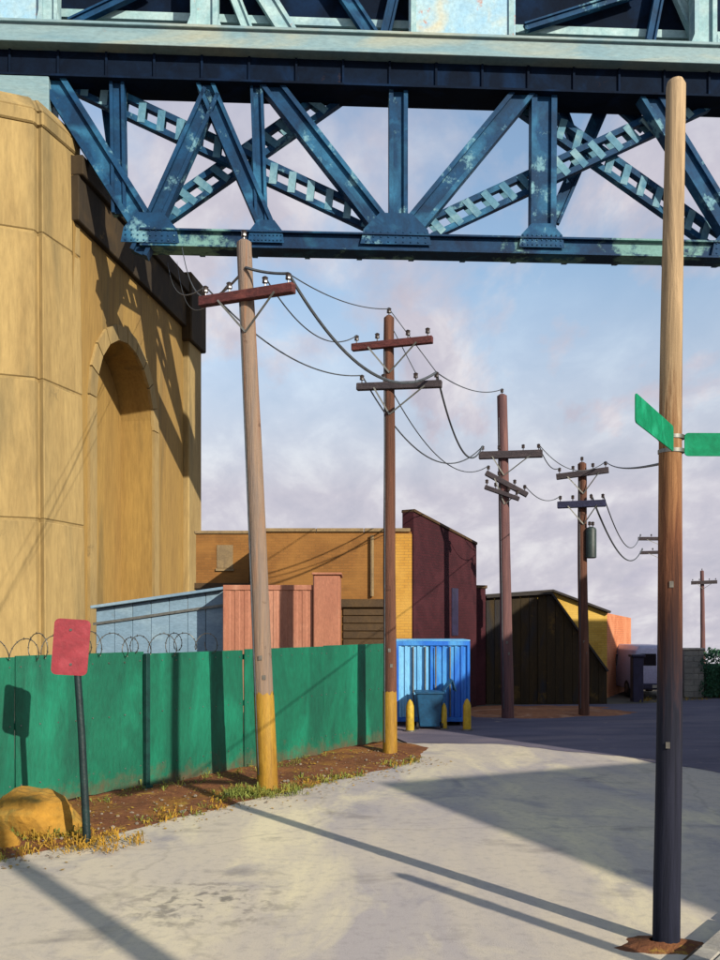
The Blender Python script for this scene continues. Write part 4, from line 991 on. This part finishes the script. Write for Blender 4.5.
# wheeled bin with its lid thrown back
bx = PX(429, 22.0); byy = 22.0
wb = thing('wheeled_bin', (bx, byy, 0), 'dark teal wheeled bin with lid flipped open before the blue container', 'bin')
mb = MB(); mb.prism([(bx - 0.24, byy - 0.27), (bx + 0.24, byy - 0.27), (bx + 0.24, byy + 0.25), (bx - 0.24, byy + 0.25)], 0.07, 0.88, [(bx - 0.32, byy - 0.34), (bx + 0.32, byy - 0.34), (bx + 0.32, byy + 0.30), (bx - 0.32, byy + 0.30)])
mb.build('body', M_teal, wb, bevel=0.025, seg=2)
mb = MB(); mb.b2((bx - 0.35, byy - 0.37, 0.86), (bx + 0.35, byy + 0.33, 0.92)); mb.build('rim', M_teal, wb, bevel=0.015)
mb = MB(); c0 = Vector((bx + 0.33, byy, 0.92)); mb.beam(c0, c0 + Vector((0.22, 0, 0.28)), 0.6, 0.035, (-0.6, 0, 0.6)); mb.beam(c0 + Vector((0.22, 0, 0.28)), c0 + Vector((0.30, 0, 0.0)), 0.6, 0.035, (1, 0, 0.2)); mb.build('lid', M_teal, wb, bevel=0.01)
for sgn in (-1, 1):
    mb = MB(); mb.tube([(bx + sgn * 0.27, byy - 0.2, 0.09), (bx + sgn * 0.32, byy - 0.2, 0.09)], 0.09, 14); mb.build('wheel', M_black, wb, smooth=True)
for (px, py, h, d_, lab) in ((410, 731, 0.76, 21.4, 'thick yellow bollard before the light blue door'), (444, 729, 0.64, 21.8, 'slim yellow bollard beside the teal bin'), (467, 730, 0.76, 21.6, 'yellow bollard at the right corner of the blue container')):
    x = PX(px, d_); bo = thing('bollard', (x, d_, 0), lab, 'bollard', 'yellow bollards before the container')
    rb = 0.10 if h > 0.7 else 0.075
    mb = MB(); mb.tube([(x, d_, 0), (x, d_, 0.03), (x, d_, h - 0.16), (x, d_, h - 0.06), (x, d_, h)], [rb * 0.9, rb, rb * 0.95, rb * 0.6, rb * 0.15], 14); mb.build('post', M_boll, bo, smooth=True)
    mb = MB(); mb.tube([(x, d_, 0), (x, d_, 0.035)], rb + 0.05, 14); mb.build('base_collar', M_galv, bo, smooth=True)

# ------------------------------------------------------------------ buildings behind the fence
DO = 24.5
xo0, xo1 = PX(252, DO), PX(412, DO)
bl = thing('brick_workshop', (0, DO, 0), 'ochre fronted brick workshop with a tall maroon side wall', 'building')
ho = PZ(532, DO)
mr0 = Vector((xo1, DO)); mr1 = Vector((PX(475, 28), 28.0))
mb = MB(); mb.prism([(xo0, DO), (xo1 - 0.02, DO), (mr1.x - 0.1, mr1.y - 0.02), (mr1.x - 2.5, 33), (xo0, 33)], -0.05, ho); mb.build('front_wall', M_ochre, bl)
mb = MB()
for q0, q1 in ((xo0 - 0.06, -1.2), (-1.19, 0.1), (0.11, xo1 - 0.05)):
    mb = MB(); mb.b2((q0, DO - 0.07, ho), (q1, DO + 0.25, ho + 0.10)); mb.build('coping', M_coping, bl, bevel=0.015)
mb = MB(); mb.b2((PX(392, DO), DO - 0.10, 0), (xo1 - 0.01, DO - 0.001, ho - 0.06)); mb.build('corner_pier', M_amber, bl, bevel=0.01)
# maroon wall with a raked parapet
md = (mr1 - mr0).normalized(); mnv = Vector((md.y, -md.x))
zl, zr = PZ(512, DO), PZ(545, 28)
a = [Vector((mr0.x, mr0.y, -0.05)), Vector((mr1.x, mr1.y, -0.05)), Vector((mr1.x, mr1.y, zr)), Vector((mr0.x, mr0.y, zl))]
a = [q - Vector((mnv.x, mnv.y, 0)) * 0.0 for q in a]; b = [q - Vector((mnv.x, mnv.y, 0)) * 0.30 for q in a]
mb = MB(); mb.add([q + Vector((mnv.x, mnv.y, 0)) * 0.05 for q in a] + b, [(0, 1, 2, 3), (7, 6, 5, 4), (0, 1, 5, 4), (1, 2, 6, 5), (2, 3, 7, 6), (3, 0, 4, 7)]); sw = mb.build('side_wall', M_maroon, bl)
cp = MB(); o3 = Vector((mnv.x, mnv.y, 0)); cp.beam(a[3] + Vector((0, 0, 0.04)) - o3 * 0.12, a[2] + Vector((0, 0, 0.04)) - o3 * 0.12, 0.08, 0.42, (mnv.x, mnv.y, 0)); cp.build('parapet_coping', M_brown, bl, bevel=0.01)
wx = mr0.lerp(mr1, 0.62)
mb = MB(); mb.beam((*(wx + mnv * 0.06), 2.2), (*(wx + mnv * 0.06), 3.6), 0.42, 0.03, (mnv.x, mnv.y, 0)); wd_ = mb.build('blocked_window', M_vandark, bl)
# lower annex at the far end of the maroon wall
mb = MB(); mb.prism([(mr1.x - 0.2, 28.02), (PX(486, 28.3), 28.4), (PX(486, 28.3) + 0.1, 31), (mr1.x - 0.2, 31)], -0.05, PZ(588, 28.2)); mb.build('annex', M_maroon, bl)
mb = MB(); mb.prism([(mr1.x - 0.24, 27.98), (PX(486, 28.3) + 0.05, 28.36), (PX(486, 28.3) + 0.15, 31.05), (mr1.x - 0.24, 31.05)], PZ(588, 28.2), PZ(588, 28.2) + 0.09); mb.build('annex_coping', M_brown, bl)
# dark slats added as the shadow band low on the ochre front
xs0, xs1 = PX(343, DO), PX(386, DO)
for i in range(14):
    mb = MB(); z = 0.05 + i * 0.21; mb.b2((xs0, DO - 0.05, z), (xs1, DO - 0.005, z + 0.195)); mb.build('shade_slat', M_brown, bl, bevel=0.012)
mb = MB(); mb.b2((xs0 - 0.06, DO - 0.14, 2.99), (xs1 + 0.06, DO - 0.005, 3.22)); mb.build('shade_box', M_brown, bl, bevel=0.02)
mb = MB(); mb.b2((xo0 + 0.03, DO + 0.3, ho - 0.3), (xo1 - 0.4, 32.6, ho - 0.2)); mb.build('roof', M_roof, bl)
mb = MB(); mb.tube([(PX(372, DO) , DO - 0.08, 3.3), (PX(372, DO), DO - 0.08, ho - 0.1)], 0.05, 8); mb.build('downpipe', M_coping, bl, smooth=True)
# ochre block further left
DK = 27.5; xk0, xk1 = PX(196, DK), PX(249, DK); hk = PZ(534, DK)
bk_ = thing('brick_outhouse', ((xk0 + xk1) / 2, DK, 0), 'small ochre brick block between the pier and the workshop', 'building')
mb = MB(); mb.b2((xk0, DK, -0.05), (xk1, DK + 4, hk)); mb.build('wall', M_ochre, bk_)
mb = MB(); mb.b2((xk0 - 0.05, DK - 0.05, hk), (xk1 + 0.05, DK + 4.05, hk + 0.1)); mb.build('coping', M_coping, bk_, bevel=0.02)
mb = MB(); mb.b2((xk0 - 0.04, DK - 0.06, PZ(590, DK)), (xk1 + 0.04, DK - 0.002, PZ(583, DK))); mb.build('string_course', M_brown, bk_)
mb = MB(); mb.b2((PX(217, DK), DK - 0.02, PZ(568, DK)), (PX(233, DK), DK + 0.03, PZ(545, DK))); wn2 = mb.build('blocked_window', M_coping, bk_)
mb = MB(); mb.b2((PX(216, DK), DK - 0.06, PZ(571, DK)), (PX(234, DK), DK - 0.002, PZ(568.5, DK))); mb.build('sill', M_coping, wn2)
# salmon container
DC = 20.5
sc_ = thing('salmon_container', (PX(280, DC), DC, 0), 'salmon orange steel site container behind the green fence', 'container')
x0, x1, xh = PX(223, DC), PX(340, DC), PX(313, DC)
hz1, hz2 = PZ(585, DC), PZ(575, DC)
corr(x0 + 0.06, xh - 0.02, DC, 0.16, hz1 - 0.1, 9, 0.012, 'front_wall', M_salmon, sc_)
mb = MB(); mb.b2((x0, DC - 0.02, hz1 - 0.12), (xh, DC + 0.1, hz1)); mb.b2((x0, DC - 0.02, 0.05), (xh, DC + 0.1, 0.18)); mb.b2((x0, DC - 0.018, 0.181), (x0 + 0.07, DC + 0.1, hz1 - 0.121)); mb.build('frame', M_salmon, sc_, bevel=0.01)
mb = MB(); mb.b2((xh + 0.003, DC - 0.10, 0.05), (x1, DC + 1.4, hz2)); mb.build('cabin_block', M_salmon, sc_, bevel=0.03)
mb = MB(); mb.b2((x0, DC + 0.105, 0.05), (xh, DC + 2.2, hz1 - 0.01)); mb.build('shell', M_salmon, sc_)
mb = MB(); mb.b2((xh - 0.02, DC - 0.14, hz2), (x1 + 0.04, DC + 1.44, hz2 + 0.05)); mb.build('cabin_roof', M_salmon, sc_, bevel=0.01)
# blue grey shed with sloping roof edge
DSH = 21.5
sh = thing('metal_shed', (PX(160, DSH), DSH, 0), 'pale blue grey metal shed with a sloping roof edge behind the fence', 'shed')
x0, x1 = PX(96, DSH), PX(224, DSH); zA, zB_ = PZ(609, DSH), PZ(590, DSH)
npn = 7
for i in range(npn):
    q0 = x0 + (x1 - x0) * i / npn + 0.004; q1 = x0 + (x1 - x0) * (i + 1) / npn - 0.004
    z0_ = zA + (zB_ - zA) * i / npn; z1_ = zA + (zB_ - zA) * (i + 1) / npn
    mb = MB(); mb.add([(q0, DSH, -0.05), (q1, DSH, -0.05), (q1, DSH, z1_), (q0, DSH, z0_), (q0, DSH + 0.05, -0.05), (q1, DSH + 0.05, -0.05), (q1, DSH + 0.05, z1_), (q0, DSH + 0.05, z0_)], [(0, 1, 2, 3), (7, 6, 5, 4), (0, 4, 5, 1), (1, 5, 6, 2), (2, 6, 7, 3), (3, 7, 4, 0)])
    mb.build('wall_sheet', M_shed, sh, bevel=0.01)
mb = MB(); mb.beam((x0 - 0.08, DSH + 0.9, zA + 0.04), (x1 + 0.02, DSH + 0.9, zB_ + 0.04), 2.2, 0.07, (0, 0, 1)); mb.build('roof', M_shed, sh, bevel=0.01)
mb = MB(); mb.b2((x0 + 0.02, DSH + 0.06, -0.05), (x1 - 0.02, DSH + 1.9, zA - 0.06)); mb.build('shell', M_shed, sh)
mb = MB(); mb.beam((x0 - 0.06, DSH - 0.03, zA - 0.36), (x1, DSH - 0.03, zB_ - 0.36), 0.06, 0.04, (0, -1, 0)); mb.build('trim_strip', M_galv, sh)

# ------------------------------------------------------------------ far gabled shed
DG = 31.0
gb = thing('gabled_shed', (PX(550, DG), DG, 0), 'yellow brick gabled shed with a coral side, half in shade', 'building')
gx0, gx1 = PX(486, DG), PX(607, DG)
zpk, ze = PZ(592, DG), PZ(613, DG)
xp = PX(552, DG)
pts = [(gx0, -0.05), (gx1, -0.05), (gx1, ze), (xp, zpk), (gx0, PZ(597, DG))]
mb = MB(); fr = [(x, DG, z) for x, z in pts]; bkk = [(x, DG + 6.0, z) for x, z in pts]; n = 5
mb.add(fr + bkk, [tuple(range(n)), tuple(range(2 * n - 1, n - 1, -1))] + [(i, (i + 1) % n, n + (i + 1) % n, n + i) for i in range(n)]); mb.build('gable_wall', M_yellowb, gb)
cx2 = PX(631, 35.5)
a = [Vector((gx1 + 0.004, DG + 0.01, -0.05)), Vector((cx2, 35.5, -0.05)), Vector((cx2, 35.5, PZ(618, 35.5))), Vector((gx1 + 0.004, DG + 0.01, ze))]
b = [q + Vector((-0.25, 0.2, 0)) for q in a]
mb = MB(); mb.add(a + b, [(0, 1, 2, 3), (7, 6, 5, 4), (0, 1, 5, 4), (1, 2, 6, 5), (2, 3, 7, 6), (3, 0, 4, 7)]); mb.build('side_wall', M_coral, gb)
for (p, q) in (((xp, zpk), (gx1 + 0.08, ze - 0.02)), ((gx0 - 0.05, PZ(597, DG)), (xp, zpk))):
    mb = MB(); mb.beam((p[0], DG + 2.95, p[1] + 0.05), (q[0], DG + 2.95, q[1] + 0.05), 6.3, 0.07, (0, 0, 1)); mb.build('roof_sheet', M_roof, gb)
# dark boarded barn shape added as the shade across the yellow gable
DN = 28.6
bn_ = thing('shade_barn', (PX(546, DN), DN, 0), 'dark umber boarded shape standing in for the shade on the yellow shed', 'barn')
M_shade_plank = mat('shade_plank', '3a2c12', '2a2110', '1b2430', scale=0.8, stretch=(2, 2, 0.5), rough=0.9, bump=0.5, bscale=12, wear='54401a', wscale=1.2, wpos=0.6)
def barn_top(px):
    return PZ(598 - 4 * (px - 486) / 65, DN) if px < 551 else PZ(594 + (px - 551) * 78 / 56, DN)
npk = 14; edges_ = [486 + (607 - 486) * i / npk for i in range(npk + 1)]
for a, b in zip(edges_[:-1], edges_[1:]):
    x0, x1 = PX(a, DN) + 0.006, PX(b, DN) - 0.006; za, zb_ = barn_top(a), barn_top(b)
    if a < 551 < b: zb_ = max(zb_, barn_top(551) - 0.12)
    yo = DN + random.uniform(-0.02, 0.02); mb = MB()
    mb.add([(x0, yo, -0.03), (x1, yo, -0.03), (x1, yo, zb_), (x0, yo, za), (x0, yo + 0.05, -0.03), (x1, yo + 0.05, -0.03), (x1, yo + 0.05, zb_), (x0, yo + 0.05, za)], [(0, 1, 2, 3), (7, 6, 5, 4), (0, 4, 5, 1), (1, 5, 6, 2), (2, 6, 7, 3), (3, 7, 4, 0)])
    mb.build('shade_board', M_shade_plank, bn_)
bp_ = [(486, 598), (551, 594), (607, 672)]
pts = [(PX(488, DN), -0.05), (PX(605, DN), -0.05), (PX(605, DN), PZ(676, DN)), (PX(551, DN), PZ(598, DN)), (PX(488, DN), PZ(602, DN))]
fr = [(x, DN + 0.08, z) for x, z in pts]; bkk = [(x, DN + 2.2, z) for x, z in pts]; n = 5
mb = MB(); mb.add(fr + bkk, [tuple(range(n)), tuple(range(2 * n - 1, n - 1, -1))] + [(i, (i + 1) % n, n + (i + 1) % n, n + i) for i in range(n)]); mb.build('shell', M_shade_plank, bn_)
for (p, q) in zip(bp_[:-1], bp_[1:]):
    a = P(*p, DN); b = P(*q, DN); mb = MB(); mb.beam((a.x, DN + 1.05, a.z + 0.03), (b.x, DN + 1.05, b.z + 0.03), 2.4, 0.06, (0.3, 0, 1)); mb.build('roof_sheet', M_roof, bn_)  # top edge of the shade stand-in

# ------------------------------------------------------------------ van, wall, hedge on the far right
DV = 30.5
vx0 = PX(633, DV); vx1 = PX(683, DV); vh = PZ(646, DV) ; vh = max(vh, 1.78)
van = thing('parked_van', ((vx0 + vx1) / 2, DV, 0), 'pale lilac grey van parked beyond the street sign pole', 'van')
def section(y, zt, ins):
    return [(vx0 + ins, y, 0.30), (vx0, y, 0.55), (vx0 + 0.01, y, 1.0), (vx0 + 0.10, y, zt - 0.16), (vx0 + 0.26, y, zt), (vx1 - 0.26, y, zt), (vx1 - 0.10, y, zt - 0.16), (vx1 - 0.01, y, 1.0), (vx1, y, 0.55), (vx1 - ins, y, 0.30)]
secs = [section(DV, vh - 0.06, 0.06), section(DV + 0.12, vh, 0.03), section(DV + 2.8, vh, 0.03), section(DV + 3.4, vh - 0.55, 0.05), section(DV + 4.2, 1.05, 0.08)]
secs[3] = [(x, y, min(z, 1.25)) for x, y, z in secs[3]]; secs[4] = [(x, y, min(z, 0.95)) for x, y, z in secs[4]]
mb = MB(); ns_ = 10
for s_ in secs: mb.v += [Vector(q) for q in s_]
for i in range(len(secs) - 1):
    for j in range(ns_):
        a_ = i * ns_ + j; b__ = i * ns_ + (j + 1) % ns_; mb.f.append([a_, b__, b__ + ns_, a_ + ns_])
mb.f.append(list(range(ns_))); mb.f.append([4 * ns_ + j for j in range(ns_ - 1, -1, -1)])
mb.build('body', M_van, van, bevel=0.02, smooth=True)
vc = (vx0 + vx1) / 2
for sg_ in (-1, 1):
    mb = MB(); xa_ = vc + sg_ * 0.06; xb_ = vc + sg_ * 0.62
    mb.b2((min(xa_, xb_), DV - 0.015, 1.12), (max(xa_, xb_), DV + 0.05, vh - 0.26)); mb.build('rear_window', M_glass, van, bevel=0.01)
    mb = MB(); xx = vc + sg_ * 0.76; mb.b2((xx - 0.06, DV - 0.02, 0.72), (xx + 0.06, DV + 0.04, 1.05)); mb.build('tail_light', M_lamp_red, van, bevel=0.01)
    for yy in (DV + 0.75, DV + 3.3):
        mb = MB(); xw = vc + sg_ * ((vx1 - vx0) / 2 - 0.10); mb.tube([(xw - 0.1, yy, 0.31), (xw - 0.09, yy, 0.31), (xw + 0.09, yy, 0.31), (xw + 0.1, yy, 0.31)], [0.27, 0.31, 0.31, 0.27], 20)
        wl = mb.build('wheel', M_black, van, smooth=True)
        mb = MB(); mb.tube([(xw - 0.105, yy, 0.31), (xw + 0.105, yy, 0.31)], 0.17, 14); mb.build('rim', M_galv, wl, smooth=True)
mb = MB(); mb.b2((vx0 + 0.02, DV - 0.08, 0.32), (vx1 - 0.02, DV + 0.02, 0.52)); mb.build('bumper', M_vandark, van, bevel=0.03)
mb = MB(); mb.b2((vc - 0.22, DV - 0.092, 0.37), (vc + 0.22, DV - 0.082, 0.47)); mb.build('number_plate', M_curb, van)
mb = MB(); mb.b2((vx0 - 0.006, DV + 2.0, 1.02), (vx0 + 0.06, DV + 2.7, vh - 0.35)); mb.build('side_window', M_glass, van)
# dark purple gate post / pillar box left of van
gpst = thing('gate_pillar', (PX(636, 29.6), 29.6, 0), 'dark purple brick gate pillar beside the coral wall', 'pillar')
x = PX(637, 29.6); mb = MB(); mb.b2((x - 0.17, 29.45, -0.05), (x + 0.17, 29.79, PZ(657, 29.6))); mb.build('shaft', M_vandark, gpst, bevel=0.015)
mb = MB(); zc_ = PZ(657, 29.6); mb.b2((x - 0.22, 29.40, zc_), (x + 0.22, 29.84, zc_ + 0.09)); mb.build('cap', M_vandark, gpst, bevel=0.02)
# grey wall
gw = thing('concrete_wall', (PX(688, 31), 31, 0), 'low grey concrete block wall between the van and the hedge', 'wall')
xg0, xg1 = PX(684, 31.0), PX(704, 31.0); hgw = PZ(650, 31)
nb_ = 8
for r_ in range(nb_):
    for c_ in range(2):
        off = 0.17 if r_ % 2 else 0.0
        q0 = xg0 if c_ == 0 else xg0 + 0.34 + off; q1 = xg0 + 0.33 + off if c_ == 0 else xg1
        z = hgw * r_ / nb_; mb = MB(); mb.b2((q0, 31.0, z + 0.004), (q1 - 0.004, 31.22, z + hgw / nb_ - 0.004)); mb.build('block', M_greywall, gw, bevel=0.012)
mb = MB(); mb.b2((xg0 + 0.01, 31.02, 0), (xg1 - 0.01, 31.20, hgw - 0.01)); mb.build('mortar_core', M_greywall, gw)
mb = MB(); mb.b2((xg0 - 0.04, 30.96, hgw), (xg1 + 0.04, 31.26, hgw + 0.07)); mb.build('coping', M_curb, gw, bevel=0.015)
# hedge
hd = thing('clipped_hedge', (12.6, 31.2, 0), 'dense dark green hedge at the far side of the street', 'hedge')
mb = MB()
hx0, hx1 = PX(699, 31), PX(699, 31) + 4.6
random.seed(3)
nleaf = 0
while nleaf < 9000:
    x = random.uniform(hx0, hx1); y = random.uniform(30.7, 31.9); z = random.uniform(0.05, 1.85)
    top = 1.62 - 0.45 * max(0, 1 - (x - hx0) / 0.5) ** 2 + 0.14 * fbm(x, y, 1.4, 2)
    if z > top: continue
    ed = min(x - hx0, y - 30.7, 31.9 - y, top - z)
    if ed > 0.3 or fbm(x * 2, z * 2, 1.5, 6) < -0.25 and ed < 0.1: continue
    a = Vector((random.gauss(0, 1), random.gauss(-0.6, 1), random.gauss(0.5, 1))).normalized(); b = a.orthogonal().normalized(); c = a.cross(b); s_ = random.uniform(0.03, 0.065); o = Vector((x, y, z))
    mb.add([o - b * s_, o + c * s_ * 0.5, o + b * s_, o - c * s_ * 0.5], [(0, 1, 2, 3)]); nleaf += 1
lf = mb.build('foliage', M_hedge, hd); lf['kind'] = 'stuff'
mb = MB(); mb.b2((hx0 + 0.3, 31.0, 0.0), (hx1 - 0.1, 31.6, 1.15)); mb.build('inner_mass', M_hedge, hd, bevel=0.1)
for i in range(8):
    x = hx0 + 0.3 + i * 0.55; mb = MB(); mb.tube([(x, 31.3, -0.05), (x + 0.05, 31.25, 0.7), (x - 0.03, 31.3, 1.2)], [0.04, 0.03, 0.01], 6); mb.build('stem', M_twig, hd)

# ------------------------------------------------------------------ warehouses along the right side of the street (out of frame, they throw the street's shade)
def unseen_warehouse(label, poly, h, name='unseen_warehouse', top=None):
    cx_ = sum(p[0] for p in poly) / len(poly); cy_ = sum(p[1] for p in poly) / len(poly)
    th = thing(name, (cx_, cy_, 0), label, 'building')
    mb = MB(); mb.prism(poly, -0.05, h); mb.build('wall', M_wareh, th)
    inn = [(cx_ + (x - cx_) * 1.012, cy_ + (y - cy_) * 1.012) for x, y in poly]
    mb = MB(); mb.prism(inn, h, h + 0.15); mb.build('coping', M_coping, th)
    n = len(poly)
    for i in range(n):
        a = Vector(poly[i]); b = Vector(poly[(i + 1) % n]); ln = (b - a).length; d_ = (b - a) / ln; nv = Vector((d_.y, -d_.x))
        if nv.dot(a - Vector((cx_, cy_))) < 0: nv = -nv
        if nv.x > 0.3: continue
        k = int(ln // 3.2)
        for j in range(k):
            for z in (1.4, 5.0):
                if z + 1.9 > h: continue
                q = a + d_ * (ln * (j + 0.5) / k) + nv * 0.02
                mb = MB(); mb.beam((*q, z), (*q, z + 1.7), 1.3, 0.06, (nv.x, nv.y, 0)); wv = mb.build('window', M_glass, th)
                mb = MB(); q2 = q + nv * 0.03; mb.beam((*q2, z - 0.1), (*q2, z), 1.5, 0.12, (nv.x, nv.y, 0)); mb.beam((*q2, z + 0.8), (*q2, z + 0.86), 1.3, 0.05, (nv.x, nv.y, 0)); mb.beam((*q2, z), (*q2, z + 1.7), 0.05, 0.05, (nv.x, nv.y, 0)); mb.build('frame', M_brown, wv)
    return th
e1 = Vector((0.915, 0.40)).normalized(); e2 = Vector((0.40, -0.915)).normalized()
cA = Vector((13.0, -1.85))
unseen_warehouse('unseen angled brick building standing back from the street corner', [tuple(cA), tuple(cA + e2 * 9), tuple(cA + e2 * 9 + e1 * 13), tuple(cA + e1 * 13)], 9.05)
wB = unseen_warehouse('unseen long brick building with steep lean-to end along the street', [(13.5, 6.5), (20.5, 5.8), (20.5, 19.4), (13.5, 19.4)], 9.0)
mb = MB(); q = [(19.42, 9.0), (20.6, 7.0), (21.9, 4.9), (21.9, -0.05), (19.42, -0.05)]
a = [(13.5, y, z) for y, z in q]; b = [(20.5, y, z) for y, z in q]; n = 5
mb.add(a + b, [tuple(range(n)), tuple(range(2 * n - 1, n - 1, -1))] + [(i, (i + 1) % n, n + (i + 1) % n, n + i) for i in range(n)]); mb.build('lean_to', M_wareh, wB)

# off-frame street furniture whose shadows cross the road
pb = Vector((6.0, -2.9, 0)); th = thing('utility_pole', tuple(pb), 'bare timber utility pole on the sidewalk away from the street sign', 'utility pole')
mb = MB(); mb.tube([pb - Vector((0, 0, 0.3)), pb + Vector((0, 0, 9.0))], [0.17, 0.12], 14); mb.build('shaft', M_wood2, th, smooth=True)
mb = MB(); mb.beam(pb + Vector((-0.9, -0.2, 8.3)), pb + Vector((0.9, -0.2, 8.3)), 0.13, 0.11, (0, -1, 0)); mb.build('crossarm', M_arm, th)
pb = Vector((4.35, 4.15, 0.1)); th = thing('parking_post', tuple(pb), 'short timber post on the sidewalk behind the sign pole', 'post')
mb = MB(); mb.tube([pb, pb + Vector((0, 0, 2.75)), pb + Vector((0, 0, 2.8))], [0.085, 0.08, 0.03], 12); mb.build('shaft', M_wood1, th, smooth=True)
mb = MB(); mb.tube([pb + Vector((0, 0, 2.2)), pb + Vector((0, 0, 2.28))], 0.09, 12); mb.build('band', M_galv, th, smooth=True)

for o in bpy.data.objects:
    if '_org' in o: del o['_org']
